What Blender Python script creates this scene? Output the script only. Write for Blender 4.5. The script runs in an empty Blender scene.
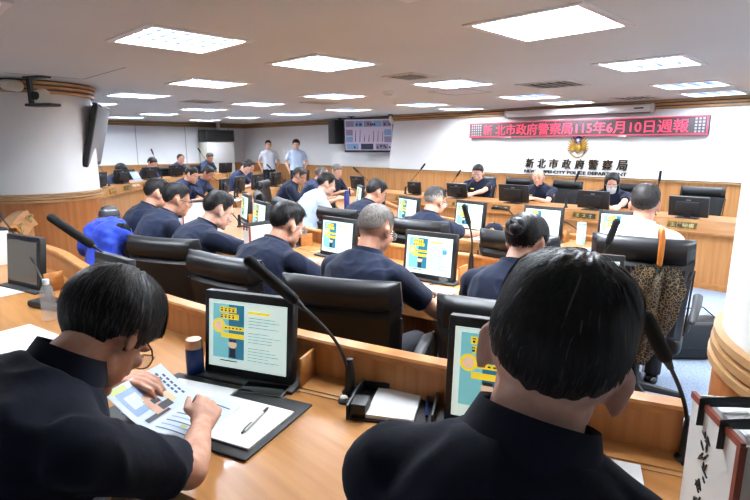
import bpy, bmesh, math, random
from mathutils import Vector, Matrix, Euler, noise
from math import sin, cos, pi, radians as R_, atan2, sqrt, hypot
import numpy as np
random.seed(7)
SC = bpy.context.scene
COL = SC.collection

# ------------------------------------------------------------------ camera, world, exposure
# world axes: +X runs towards the emblem wall, +Y runs along it to the far end of the hall, z up
cd = bpy.data.cameras.new('camera'); cam = bpy.data.objects.new('camera', cd); COL.objects.link(cam)
cd.sensor_width = 36.0; cd.lens = 36.0 * 520 / 750; cd.clip_start = 0.03; cd.clip_end = 100
cam.location = (0, 0, 1.58)
cam.rotation_euler = (R_(90) - math.atan(104 / 520), 0, R_(-45))
SC.camera = cam
wd = bpy.data.worlds.new('world'); SC.world = wd; wd.use_nodes = True
wd.node_tree.nodes['Background'].inputs[0].default_value = (0.9, 0.95, 1, 1)
wd.node_tree.nodes['Background'].inputs[1].default_value = 0.0
SC.view_settings.view_transform = 'Standard'; SC.view_settings.look = 'None'
SC.view_settings.gamma = 1.0; SC.view_settings.use_curve_mapping = False
SC.view_settings.exposure = 0.0
LAMP = 104.0          # radiance of the ceiling tubes
SC.cycles.use_denoising = True
SC.cycles.max_bounces = 8; SC.cycles.diffuse_bounces = 5; SC.cycles.glossy_bounces = 3
SC.cycles.transmission_bounces = 6; SC.cycles.transparent_max_bounces = 8
SC.cycles.sample_clamp_indirect = 4.0
SC.cycles.caustics_reflective = False; SC.cycles.caustics_refractive = False
CEIL = 2.28
CAMP = Vector((0, 0, 1.58))

# ------------------------------------------------------------------ materials
def lin(c):
    return tuple(((v / 255) / 12.92 if v / 255 <= .04045 else ((v / 255 + .055) / 1.055) ** 2.4) for v in c) + (1,)
def mat(name, rgb, rough=.5, metal=0, emit=0, spec=.5, alpha=1, trans=0, ior=1.45, sheen=0, coat=0):
    m = bpy.data.materials.new(name); m.use_nodes = True
    b = m.node_tree.nodes['Principled BSDF']
    b.inputs['Base Color'].default_value = lin(rgb); b.inputs['Roughness'].default_value = rough
    b.inputs['Metallic'].default_value = metal; b.inputs['Specular IOR Level'].default_value = spec
    b.inputs['Alpha'].default_value = alpha; b.inputs['Transmission Weight'].default_value = trans; b.inputs['IOR'].default_value = ior
    b.inputs['Sheen Weight'].default_value = sheen; b.inputs['Coat Weight'].default_value = coat
    if emit:
        b.inputs['Emission Color'].default_value = lin(rgb); b.inputs['Emission Strength'].default_value = emit
    return m
def vary(m, scale=(8, 8, 8), amt=.25, detail=4, bump=0, bdist=.002, rgb2=None, lo=.35, hi=.65, bscale=None, distort=0):
    """noise-mixed colour and bump in object space"""
    nt = m.node_tree; N = nt.nodes; L = nt.links; b = N['Principled BSDF']
    tc = N.new('ShaderNodeTexCoord'); mp = N.new('ShaderNodeMapping'); mp.inputs['Scale'].default_value = scale
    L.new(tc.outputs['Object'], mp.inputs['Vector'])
    ns = N.new('ShaderNodeTexNoise'); ns.inputs['Scale'].default_value = 1; ns.inputs['Detail'].default_value = detail; ns.inputs['Distortion'].default_value = distort
    L.new(mp.outputs[0], ns.inputs['Vector'])
    base = b.inputs['Base Color'].default_value[:]
    cr = N.new('ShaderNodeValToRGB'); cr.color_ramp.elements[0].position = lo; cr.color_ramp.elements[1].position = hi
    cr.color_ramp.elements[0].color = base
    cr.color_ramp.elements[1].color = lin(rgb2) if rgb2 else tuple(min(1, v * (1 - amt)) for v in base[:3]) + (1,)
    L.new(ns.outputs['Fac'], cr.inputs[0]); L.new(cr.outputs[0], b.inputs['Base Color'])
    if bump:
        n2 = ns
        if bscale:
            m2 = N.new('ShaderNodeMapping'); m2.inputs['Scale'].default_value = bscale; L.new(tc.outputs['Object'], m2.inputs['Vector'])
            n2 = N.new('ShaderNodeTexNoise'); n2.inputs['Scale'].default_value = 1; n2.inputs['Detail'].default_value = 5; L.new(m2.outputs[0], n2.inputs['Vector'])
        bp = N.new('ShaderNodeBump'); bp.inputs['Strength'].default_value = bump; bp.inputs['Distance'].default_value = bdist
        L.new(n2.outputs['Fac'], bp.inputs['Height']); L.new(bp.outputs[0], b.inputs['Normal'])
    return m
M = {}
M['wood_desk'] = vary(mat('wood_desk', (190, 136, 80), .32, coat=.12), (26, 2.2, 20), detail=6, rgb2=(166, 110, 58), distort=.6, lo=.3, hi=.72)
M['wood_edge'] = vary(mat('wood_edge', (188, 133, 76), .35), (14, 14, 30), detail=4, rgb2=(166, 108, 60))
M['wood_panel'] = vary(mat('wood_panel', (192, 137, 80), .42), (30, 30, 1.2), detail=6, rgb2=(166, 106, 58), distort=.4, lo=.3, hi=.7)
M['wood_pillar'] = vary(mat('wood_pillar', (178, 112, 60), .35), (26, 26, 1.0), detail=6, rgb2=(150, 88, 44), distort=.4, lo=.3, hi=.7)
M['wood_trim'] = vary(mat('wood_trim', (190, 150, 104), .4), (3, 3, 30), rgb2=(160, 118, 74))
M['wood_dark'] = mat('wood_dark', (74, 52, 34), .45)
M['wall'] = vary(mat('wall_paint', (246, 246, 245), .75), (2, 2, 2), .03)
M['pillar'] = vary(mat('pillar_paint', (238, 238, 235), .6), (2, 2, 2), .04)
M['ceil'] = vary(mat('ceiling_paint', (221, 224, 219), .85), (.8, .8, .8), .04)
M['carpet'] = vary(mat('carpet', (168, 184, 204), .95, sheen=.2), (60, 60, 60), rgb2=(136, 154, 178), bump=.5, bscale=(300, 300, 300))
M['white'] = mat('white_enamel', (240, 240, 238), .4)
M['paper'] = vary(mat('paper', (244, 244, 242), .7), (5, 5, 5), .03)
M['ivory'] = mat('ivory_plastic', (222, 218, 204), .5)
M['grey_metal'] = mat('grey_metal', (150, 152, 155), .3, .85)
M['chrome'] = mat('chrome', (200, 202, 205), .15, 1)
M['gold'] = vary(mat('gold', (190, 150, 70), .35, .7), (20, 20, 20), rgb2=(150, 110, 44))
M['bronze'] = mat('bronze', (60, 48, 34), .4, .6)
M['leather'] = vary(mat('black_leather', (17, 17, 19), .40, spec=.38), (4, 4, 4), rgb2=(23, 23, 25), bump=.25, bscale=(90, 90, 90), bdist=.001)
M['black'] = mat('black_plastic', (20, 20, 22), .45)
M['gloss'] = mat('black_gloss', (10, 10, 12), .08)
M['dgrey'] = mat('dark_grey_plastic', (48, 48, 50), .5)
M['foam'] = vary(mat('foam', (16, 16, 17), .95), (200, 200, 200), .4, bump=.6)
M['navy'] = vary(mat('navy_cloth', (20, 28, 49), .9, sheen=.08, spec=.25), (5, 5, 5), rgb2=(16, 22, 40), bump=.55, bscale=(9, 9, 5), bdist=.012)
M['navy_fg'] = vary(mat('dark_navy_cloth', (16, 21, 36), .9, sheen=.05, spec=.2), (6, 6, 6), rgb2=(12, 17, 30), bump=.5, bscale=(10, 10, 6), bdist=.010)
M['trouser'] = vary(mat('black_trousers', (20, 22, 30), .9), (6, 6, 6), .2, bump=.4, bscale=(9, 9, 5), bdist=.01)
M['shirt_white'] = vary(mat('white_shirt', (192, 195, 202), .8), (5, 5, 5), .04, bump=.5, bscale=(10, 10, 5), bdist=.012)
M['shirt_blue'] = vary(mat('pale_blue_shirt', (188, 202, 224), .8), (5, 5, 5), .05, bump=.5, bscale=(10, 10, 5), bdist=.012)
M['vest'] = vary(mat('navy_vest', (40, 52, 84), .85), (5, 5, 5), .15, bump=.4, bscale=(9, 9, 5), bdist=.012)
def skin(name, rgb):
    m = vary(mat(name, rgb, .5, spec=.35), (30, 30, 30), rgb2=tuple(int(c * k) for c, k in zip(rgb, (.93, .86, .83))), bump=.12, bscale=(160, 160, 160))
    m.node_tree.nodes['Principled BSDF'].inputs['Subsurface Weight'].default_value = .08
    m.node_tree.nodes['Principled BSDF'].inputs['Subsurface Radius'].default_value = (.01, .004, .002)
    return m
M['skin'] = skin('skin', (214, 164, 138)); M['skin_pale'] = skin('skin_pale', (228, 186, 164)); M['skin_tan'] = skin('skin_tan', (192, 140, 112))
M['lip'] = mat('lip', (176, 104, 98), .5)
def hairmat(name, a, b, rough=.46):
    return vary(mat(name, a, rough, spec=.24), (160, 160, 14), rgb2=b, detail=3, bump=.5, bscale=(260, 260, 24), bdist=.002)
M['hair_black'] = hairmat('black_hair', (15, 14, 15), (27, 25, 26))
M['hair_dark'] = hairmat('dark_hair', (24, 21, 21), (44, 40, 39))
M['hair_grey'] = hairmat('grey_hair', (132, 126, 120), (74, 69, 66), .6)
M['hair_salt'] = hairmat('salt_pepper_hair', (70, 66, 64), (36, 33, 33), .5)
M['hair_fade'] = vary(mat('clipped_hair', (62, 50, 45), .6), (380, 380, 380), rgb2=(24, 21, 20), lo=.36, hi=.60)
M['hair_light'] = mat('hair_strand_light', (60, 56, 54), .5, spec=.3)
M['hair_fade_grey'] = vary(mat('clipped_grey_hair', (150, 138, 128), .6), (380, 380, 380), rgb2=(100, 92, 88), lo=.4, hi=.6)
M['eye_white'] = mat('eye_white', (230, 228, 224), .2); M['iris'] = mat('iris', (28, 20, 16), .2)
M['mask'] = mat('mask_cloth', (196, 216, 232), .8)
M['jacket'] = vary(mat('bright_blue_cloth', (24, 62, 190), .8, sheen=.2), (5, 5, 5), rgb2=(18, 48, 160), bump=.8, bscale=(8, 8, 8), bdist=.02)
M['steel_blue'] = mat('blue_enamel', (26, 52, 104), .3, .3); M['bot_blue'] = mat('blue_flask', (40, 52, 120), .35)
M['copper'] = mat('copper_cap', (190, 142, 110), .3, .8)
M['mint'] = mat('mint_enamel', (168, 216, 198), .4)
M['clear'] = mat('clear_plastic', (238, 243, 246), .1, alpha=.26)
M['label_blue'] = mat('label_blue', (80, 170, 220), .5)
M['cap_white'] = mat('cap_white', (236, 240, 244), .4)
M['brown_trim'] = mat('brown_trim', (130, 62, 44), .6)
M['bag_white'] = vary(mat('bag_canvas', (226, 224, 218), .85), (8, 8, 8), .06, bump=.2, bscale=(12, 12, 12), bdist=.01)
M['ink'] = mat('ink', (36, 34, 34), .8)
M['cane'] = vary(mat('cane_handle', (196, 122, 52), .35), (10, 10, 10), rgb2=(160, 88, 30))
M['patch'] = mat('shoulder_patch', (226, 150, 130), .7); M['yellow'] = mat('yellow', (206, 196, 90), .6)
M['plate_dark'] = mat('plate_dark', (34, 34, 34), .4); M['plate_text'] = mat('plate_text', (214, 200, 140), .5)
M['glass_lens'] = mat('lens', (235, 240, 245), .05, alpha=.18)
M['flag_blue'] = mat('flag_blue', (28, 40, 120), .4)
M['lamp'] = mat('lamp_tube', (236, 245, 255), .5, emit=LAMP)
M['lamp_cool'] = mat('lamp_tube_cool', (226, 240, 255), .5, emit=LAMP)
M['louver'] = mat('louver', (26, 36, 62), .3)  # dark navy blades paint in the dim gaps between the lit tubes
M['led_off'] = vary(mat('led_panel', (84, 76, 78), .7), (90, 90, 90), .5)
M['led_grey'] = mat('led_grey', (150, 146, 150), .5)
M['led_red'] = mat('led_red', (255, 70, 100), .5, emit=.62); M['led_dim'] = mat('led_dim', (190, 60, 80), .5, emit=.5)
M['scr'] = mat('screen_page', (214, 236, 230), .3, emit=.68); M['scr_blue'] = mat('screen_teal', (120, 196, 206), .3, emit=.6)
M['scr_dk'] = mat('screen_dark_teal', (34, 112, 140), .3, emit=.6); M['scr_y'] = mat('screen_yellow', (236, 206, 50), .3, emit=.75)
M['scr_txt'] = mat('screen_text', (150, 180, 182), .3, emit=.4); M['scr_ink'] = mat('screen_ink', (30, 40, 60), .3, emit=.1)
M['scr_skin'] = mat('screen_skin', (236, 204, 176), .3, emit=.6); M['tv_glare'] = mat('television_glare', (128, 128, 130), .3); M['scr_off'] = mat('screen_painted_reflection', (96, 92, 84), .12)  # television grey holds painted glare, switched-off screen brown a painted reflection
M['scr_grey'] = mat('screen_grey', (150, 138, 156), .3, emit=.45); M['scr_mid'] = mat('screen_mid', (104, 98, 116), .3, emit=.3); M['scr_wht'] = mat('screen_white', (226, 232, 236), .3, emit=.7)
M['scr_sky'] = mat('screen_sky', (92, 118, 146), .3, emit=.35)
def leopard():
    m = mat('leopard_cloth', (24, 22, 20), .7); nt = m.node_tree; N = nt.nodes; L = nt.links; b = N['Principled BSDF']
    tc = N.new('ShaderNodeTexCoord'); v = N.new('ShaderNodeTexVoronoi'); v.inputs['Scale'].default_value = 60; v.feature = 'DISTANCE_TO_EDGE'
    ns = N.new('ShaderNodeTexNoise'); ns.inputs['Scale'].default_value = 9
    L.new(tc.outputs['Object'], v.inputs['Vector']); L.new(tc.outputs['Object'], ns.inputs['Vector'])
    ad = N.new('ShaderNodeMath'); ad.operation = 'MULTIPLY'; L.new(v.outputs['Distance'], ad.inputs[0]); L.new(ns.outputs['Fac'], ad.inputs[1])
    cr = N.new('ShaderNodeValToRGB'); e = cr.color_ramp.elements
    e[0].position = .017; e[0].color = lin((140, 120, 84)); e[1].position = .030; e[1].color = lin((24, 21, 20))
    L.new(ad.outputs[0], cr.inputs[0]); L.new(cr.outputs[0], b.inputs['Base Color']); return m
M['leopard'] = leopard()
def seams(m, axis, pitch, width, dark=.6):
    """thin darker board joints every `pitch` metres"""
    nt = m.node_tree; N = nt.nodes; L = nt.links; b = N['Principled BSDF']
    src = b.inputs['Base Color'].links[0].from_socket
    tc = N.new('ShaderNodeTexCoord'); sp = N.new('ShaderNodeSeparateXYZ'); L.new(tc.outputs['Object'], sp.inputs[0])
    a = N.new('ShaderNodeMath'); a.operation = 'DIVIDE'; a.inputs[1].default_value = pitch; L.new(sp.outputs[axis], a.inputs[0])
    f = N.new('ShaderNodeMath'); f.operation = 'FRACT'; L.new(a.outputs[0], f.inputs[0])
    c = N.new('ShaderNodeMath'); c.operation = 'LESS_THAN'; c.inputs[1].default_value = width / pitch; L.new(f.outputs[0], c.inputs[0])
    mx = N.new('ShaderNodeMix'); mx.data_type = 'RGBA'; mx.blend_type = 'MULTIPLY'
    L.new(c.outputs[0], mx.inputs[0]); L.new(src, mx.inputs[6]); mx.inputs[7].default_value = (dark, dark * .92, dark * .85, 1)
    L.new(mx.outputs[2], b.inputs['Base Color']); return m
M['wood_wall'] = seams(vary(mat('wood_wainscot', (198, 143, 86), .42), (24, 24, 1.0), detail=6, rgb2=(174, 114, 66), distort=.4, lo=.3, hi=.7), 1, .16, .006, .8)
M['wall_board'] = seams(vary(mat('wall_board', (246, 247, 248), .7), (2, 2, 2), .03), 0, 1.45, .02, .5)

# ------------------------------------------------------------------ mesh builder
class MB:
    def __init__(s): s.v = []; s.f = []; s.m = []
    def add(s, vs, fs, mi=0, T=None):
        o = len(s.v)
        s.v += [tuple(T @ Vector(p)) if T is not None else tuple(p) for p in vs]
        s.f += [tuple(i + o for i in f) for f in fs]; s.m += [mi] * len(fs); return s
    def box(s, c, d, mi=0, T=None, rot=None, bev=0, seg=2):
        x, y, z = d[0] / 2, d[1] / 2, d[2] / 2
        vs = [(-x, -y, -z), (x, -y, -z), (x, y, -z), (-x, y, -z), (-x, -y, z), (x, -y, z), (x, y, z), (-x, y, z)]
        fs = [(3, 2, 1, 0), (4, 5, 6, 7), (0, 1, 5, 4), (1, 2, 6, 5), (2, 3, 7, 6), (3, 0, 4, 7)]
        if bev:
            bm = bmesh.new(); bv = [bm.verts.new(p) for p in vs]
            for f in fs: bm.faces.new([bv[i] for i in f])
            bmesh.ops.bevel(bm, geom=bm.edges[:], offset=min(bev, x * .95, y * .95, z * .95), segments=seg, affect='EDGES', profile=.5)
            bm.verts.index_update(); vs = [v.co.copy() for v in bm.verts]; fs = [[v.index for v in f.verts] for f in bm.faces]; bm.free()
        A = Matrix.Translation(c) @ (rot.to_matrix().to_4x4() if isinstance(rot, Euler) else (rot if rot is not None else Matrix()))
        if T is not None: A = T @ A
        return s.add(vs, fs, mi, A)
    def tube(s, pts, rad, n=10, mi=0, T=None, caps=True, flat=(1, 1), up=None, closed=False, dome=False):
        pts = [Vector(p) for p in pts]
        if not hasattr(rad, '__len__'): rad = [rad] * len(pts)
        rad = list(rad)
        if dome:
            d0 = (pts[0] - pts[1]).normalized(); d1 = (pts[-1] - pts[-2]).normalized(); r0, r1 = rad[0], rad[-1]
            a = [pts[0] + d0 * r0 * q for q in (1, .92, .7, .38)]; b = [pts[-1] + d1 * r1 * q for q in (.38, .7, .92, 1)]
            pts = a + pts + b; rad = [r0 * .12, r0 * .4, r0 * .72, r0 * .93] + rad + [r1 * .93, r1 * .72, r1 * .4, r1 * .12]
        K = len(pts); vs = []; fs = []
        tg = []
        for i in range(K):
            a = pts[(i - 1) % K] if closed or i > 0 else pts[i]; b = pts[(i + 1) % K] if closed or i < K - 1 else pts[i]
            t = (b - a); tg.append(t.normalized() if t.length > 1e-9 else Vector((0, 0, 1)))
        u = Vector(up) if up else (Vector((0, 0, 1)) if abs(tg[0].z) < .9 else Vector((1, 0, 0)))
        for i in range(K):
            t = tg[i]; w = t.cross(u)
            if w.length < 1e-6: w = t.orthogonal()
            w.normalize(); u = w.cross(t).normalized()
            for k in range(n):
                a = 2 * pi * k / n
                vs.append(pts[i] + w * (cos(a) * rad[i] * flat[0]) + u * (sin(a) * rad[i] * flat[1]))
        for i in range(K if closed else K - 1):
            j = (i + 1) % K
            for k in range(n):
                fs.append((i * n + k, i * n + (k + 1) % n, j * n + (k + 1) % n, j * n + k))
        if caps and not closed:
            fs.append(tuple(range(n - 1, -1, -1))); fs.append(tuple((K - 1) * n + k for k in range(n)))
        return s.add(vs, fs, mi, T)
    def lathe(s, prof, n=24, mi=0, T=None, c=(0, 0, 0)):
        vs = []; fs = []
        for r, z in prof:
            for k in range(n):
                a = 2 * pi * k / n; vs.append((c[0] + r * cos(a), c[1] + r * sin(a), c[2] + z))
        for i in range(len(prof) - 1):
            for k in range(n):
                fs.append((i * n + k, i * n + (k + 1) % n, (i + 1) * n + (k + 1) % n, (i + 1) * n + k))
        if prof[0][0] > 1e-5: fs.append(tuple(range(n - 1, -1, -1)))
        if prof[-1][0] > 1e-5: fs.append(tuple((len(prof) - 1) * n + k for k in range(n)))
        return s.add(vs, fs, mi, T)
    def ell(s, c, r, mi=0, T=None, nu=16, nv=10, rot=None):
        vs = [(0, 0, -1)]; fs = []
        for i in range(1, nv):
            e = -pi / 2 + pi * i / nv
            for k in range(nu): a = 2 * pi * k / nu; vs.append((cos(e) * cos(a), cos(e) * sin(a), sin(e)))
        vs.append((0, 0, 1)); top = len(vs) - 1
        for k in range(nu):
            fs.append((0, 1 + (k + 1) % nu, 1 + k)); fs.append((top, 1 + (nv - 2) * nu + k, 1 + (nv - 2) * nu + (k + 1) % nu))
            for i in range(nv - 2):
                a = 1 + i * nu; b = a + nu; fs.append((a + k, a + (k + 1) % nu, b + (k + 1) % nu, b + k))
        A = Matrix.Translation(c) @ (rot if rot is not None else Matrix()) @ Matrix.Diagonal((r[0], r[1], r[2], 1))
        return s.add(vs, fs, mi, T @ A if T is not None else A)
    def prism(s, poly, z0, z1, mi=0, T=None):
        n = len(poly); vs = [(p[0], p[1], z0) for p in poly] + [(p[0], p[1], z1) for p in poly]
        fs = [tuple(range(n - 1, -1, -1)), tuple(range(n, 2 * n))] + [(i, (i + 1) % n, n + (i + 1) % n, n + i) for i in range(n)]
        return s.add(vs, fs, mi, T)
    def sweep(s, path, prof, mi=0, T=None):
        """path: [(x,y,nx,ny)]; prof: closed [(offset along normal, z)]"""
        n = len(prof); vs = []; fs = []
        for x, y, nx, ny in path:
            for o, z in prof: vs.append((x + nx * o, y + ny * o, z))
        for i in range(len(path) - 1):
            for k in range(n): fs.append((i * n + k, (i + 1) * n + k, (i + 1) * n + (k + 1) % n, i * n + (k + 1) % n))
        fs.append(tuple(range(n))); fs.append(tuple((len(path) - 1) * n + k for k in range(n - 1, -1, -1)))
        return s.add(vs, fs, mi, T)
    def mesh(s, name, mats, smooth=35):
        me = bpy.data.meshes.new(name); me.from_pydata([tuple(v) for v in s.v], [], s.f)
        for m in mats: me.materials.append(M[m] if isinstance(m, str) else m)
        me.polygons.foreach_set('material_index', s.m)
        bm = bmesh.new(); bm.from_mesh(me); bmesh.ops.recalc_face_normals(bm, faces=bm.faces[:]); bm.to_mesh(me); bm.free()
        if smooth:
            me.polygons.foreach_set('use_smooth', [True] * len(me.polygons)); me.set_sharp_from_angle(angle=R_(smooth))
        return me
    def build(s, name, mats, parent=None, loc=None, smooth=35):
        if not isinstance(mats, (list, tuple)): mats = [mats]
        return put(name, s.mesh(name, mats, smooth), parent, loc)
def put(name, me, parent=None, loc=None):
    o = bpy.data.objects.new(name, me); COL.objects.link(o)
    if parent: o.parent = parent
    if loc is not None: o.location = loc
    return o
def tag(o, label, cat, group=None, kind=None):
    o['label'] = label; o['category'] = cat
    if group: o['group'] = group
    if kind: o['kind'] = kind
    return o
def thing(name, label, cat, loc=(0, 0, 0), rz=0, group=None):
    o = bpy.data.objects.new(name, None); COL.objects.link(o); o.empty_display_size = .1
    o.location = loc; o.rotation_euler = (0, 0, rz); return tag(o, label, cat, group)
def struct(o): o['kind'] = 'structure'; return o
KIDS = {}
def copy_thing(src, loc, rz, label, group=None):
    def cp(o, par):
        c = o.copy(); COL.objects.link(c)
        if par: c.parent = par
        for ch in o.children: cp(ch, c)
        return c
    r = cp(src, None); r.location = loc; r.rotation_euler = (0, 0, rz); r['label'] = label
    if group: r['group'] = group
    return r
def H2(h): return R_(h - 90)          # heading (degrees from +X) to rotation of something facing local +Y
def arc(c, r, a0, a1, n):             # points on an arc with the normal pointing away from its centre
    return [(c[0] + r * cos(R_(a)), c[1] + r * sin(R_(a)), cos(R_(a)), sin(R_(a))) for a in [a0 + (a1 - a0) * i / n for i in range(n + 1)]]
def poly_path(pts, n=8):              # Catmull-Rom through points, normal on the left-hand side
    P = [Vector((p[0], p[1])) for p in pts]; P = [P[0] * 2 - P[1]] + P + [P[-1] * 2 - P[-2]]; out = []
    for i in range(1, len(P) - 2):
        for k in range(n):
            t = k / n; a, b, c, d = P[i - 1], P[i], P[i + 1], P[i + 2]
            out.append(.5 * ((2 * b) + (c - a) * t + (2 * a - 5 * b + 4 * c - d) * t * t + (3 * b - a - 3 * c + d) * t ** 3))
    out.append(P[-2]); res = []
    for i, p in enumerate(out):
        t = (out[min(i + 1, len(out) - 1)] - out[max(i - 1, 0)]).normalized(); res.append((p.x, p.y, -t.y, t.x))
    return res
def text_mesh(body, w=None, h=None, extrude=0, slant=0, bold=0, stretch=True):
    cu = bpy.data.curves.new('txt', 'FONT'); cu.body = body; cu.extrude = extrude; cu.offset = bold; cu.shear = slant; cu.resolution_u = 3
    o = bpy.data.objects.new('txt', cu); COL.objects.link(o)
    me = bpy.data.meshes.new_from_object(o.evaluated_get(bpy.context.evaluated_depsgraph_get()))
    bpy.data.objects.remove(o); vs = [v.co.copy() for v in me.vertices]; fs = [tuple(p.vertices) for p in me.polygons]
    x0 = min(v.x for v in vs); x1 = max(v.x for v in vs); y0 = min(v.y for v in vs); y1 = max(v.y for v in vs)
    sx = w / (x1 - x0) if w else h / (y1 - y0); sy = h / (y1 - y0) if h else sx
    vs = [Vector(((v.x - (x0 + x1) / 2) * sx, (v.y - (y0 + y1) / 2) * sy, v.z)) for v in vs]
    bpy.data.meshes.remove(me); return vs, fs

# ------------------------------------------------------------------ people
def fuse(mb, voxel, it, name, mats):
    """union the overlapping closed forms of `mb` into one continuous skin"""
    me = bpy.data.meshes.new('tmp'); me.from_pydata([tuple(v) for v in mb.v], [], mb.f)
    bm = bmesh.new(); bm.from_mesh(me); bmesh.ops.recalc_face_normals(bm, faces=bm.faces[:]); bm.to_mesh(me); bm.free()
    o = bpy.data.objects.new('tmp', me); COL.objects.link(o)
    r = o.modifiers.new('r', 'REMESH'); r.mode = 'VOXEL'; r.voxel_size = voxel
    if it:
        s = o.modifiers.new('s', 'SMOOTH'); s.factor = .5; s.iterations = it
    out = bpy.data.meshes.new_from_object(o.evaluated_get(bpy.context.evaluated_depsgraph_get()))
    bpy.data.objects.remove(o); bpy.data.meshes.remove(me); out.name = name
    out.materials.clear()
    for m in mats: out.materials.append(M[m])
    out.polygons.foreach_set('use_smooth', [True] * len(out.polygons))
    return out
def wrinkle(me, amp=.006, k=11, seed=0):
    nn = [v.normal.copy() for v in me.vertices]; out = []
    for v, vn in zip(me.vertices, nn):
        p = v.co.copy(); n = noise.noise(Vector((p.x * k, p.y * k, p.z * k * .55 + seed)) + Vector((0, 0, 1)) * 2 * noise.noise(p * 4)); r = 1 - abs(n) * 2
        out += list(p + vn * (amp * (r * r * .7 + .6 * noise.noise(p * k * .4 + Vector((seed, 0, 0))) - .3)))
    me.vertices.foreach_set('co', out); me.update(); return me
def ik(S, W, l1, l2, hint):
    d = W - S; L = min(d.length, (l1 + l2) * .995); u = d.normalized()
    a = math.acos(max(-1, min(1, (l1 * l1 + L * L - l2 * l2) / (2 * l1 * L))))
    p = (hint - u * hint.dot(u)).normalized()
    return S + u * l1 * cos(a) + p * l1 * sin(a), S + u * L
def hand(mb, W, d, n, side, curl=.5, s=1.0, spread=1.0, thumb=.5):
    """palm with four unequal bent fingers and a thumb from the side; d towards the fingers, n out of the palm"""
    d = d.normalized(); n = (n - d * n.dot(d)).normalized(); t = d.cross(n) * side
    curls = curl if hasattr(curl, '__len__') else [curl] * 4
    ks = []
    for i in range(4):                                    # index .. little
        q = (1.5 - i) * .0205 * s
        k = W + d * (.092 - .004 * abs(i - 1) - (.008 if i == 3 else 0)) * s + t * q
        mb.tube([W + d * .004 * s + t * q * .62, W + d * .05 * s + t * q * .9 - n * .003, k], [.0155 * s, .0145 * s, .0118 * s], 10, dome=True); ks.append(k)
    mb.ell(W + d * .045 * s + n * .006 * s, (.034 * s, .034 * s, .016 * s), rot=Matrix((t, d, n)).transposed().to_4x4())
    ln = (.92, 1.0, .95, .76)
    for i, k in enumerate(ks):
        a = 0; p = k; pts = [p]; dirn = (d + t * (1.5 - i) * .07 * spread).normalized()
        for L, b in ((.042, .55), (.027, .95), (.021, .7)):
            a += b * curls[i] * 1.5; v = dirn * cos(a) + n * sin(a); p = p + v * L * ln[i] * s; pts.append(p)
        mb.tube(pts, [.0100 * s, .0092 * s, .0082 * s, .0066 * s], 10, dome=True)
    b = W + d * .022 * s + t * .024 * s; v = (d * .75 + t * .75 + n * (.2 + .5 * thumb)).normalized()
    p1 = b + v * .04 * s; v2 = (d * .95 + t * (.35 - .5 * thumb) + n * .35 * thumb).normalized(); p2 = p1 + v2 * .032 * s; p3 = p2 + v2 * .024 * s
    mb.tube([W + d * .012 * s + t * .012 * s, b, p1, p2, p3], [.014 * s, .0145 * s, .0118 * s, .010 * s, .0075 * s], 10, dome=True)
HR = (.079, .099, .089); HC = Vector((0, -.012, .03))      # cranium radii and centre in the head's own frame
def head_forms(mb, A, face=1.0):
    E = lambda c, r, rot=None: mb.ell(c, r, T=A, nu=20, nv=14, rot=rot)
    E(HC, HR); E((0, .032, -.038), (.062, .060, .074)); E((0, .02, -.06), (.056, .058, .05)); E((0, .074, -.094), (.024, .02, .018))
    for s in (-1, 1):
        E((s * .042, .066, -.022), (.021, .018, .019)); E((s * .044, .012, -.066), (.014, .03, .026))
        E((s * .030, .083, .018), (.024, .010, .007))
        mb.ell((s * .079, -.008, -.008), (.009, .019, .031), T=A, nu=14, nv=10, rot=Matrix.Rotation(s * .35, 4, 'Z') @ Matrix.Rotation(.15, 4, 'X'))
        mb.ell((s * .082, -.016, .006), (.009, .014, .018), T=A, nu=12, nv=8, rot=Matrix.Rotation(s * .45, 4, 'Z'))
    mb.tube([(0, .088, .010), (0, .100, -.012), (0, .108, -.030)], [.009, .010, .0125], 10, T=A, dome=True)
    for s in (-1, 1): E((s * .010, .098, -.034), (.008, .009, .007))
    E((0, .088, -.058), (.024, .011, .006)); E((0, .086, -.068), (.020, .011, .0065))
def eld(az, el):
    a, e = R_(az), R_(el); d = Vector((sin(a) * cos(e), cos(a) * cos(e), sin(e)))
    r = 1 / sqrt((d.x / HR[0]) ** 2 + (d.y / HR[1]) ** 2 + (d.z / HR[2]) ** 2); return d, r
def interp(x, T):
    for (a, b), (c, d) in zip(T, T[1:]):
        if x <= c: return b + (d - b) * (x - a) / (c - a)
    return T[-1][1]
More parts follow.
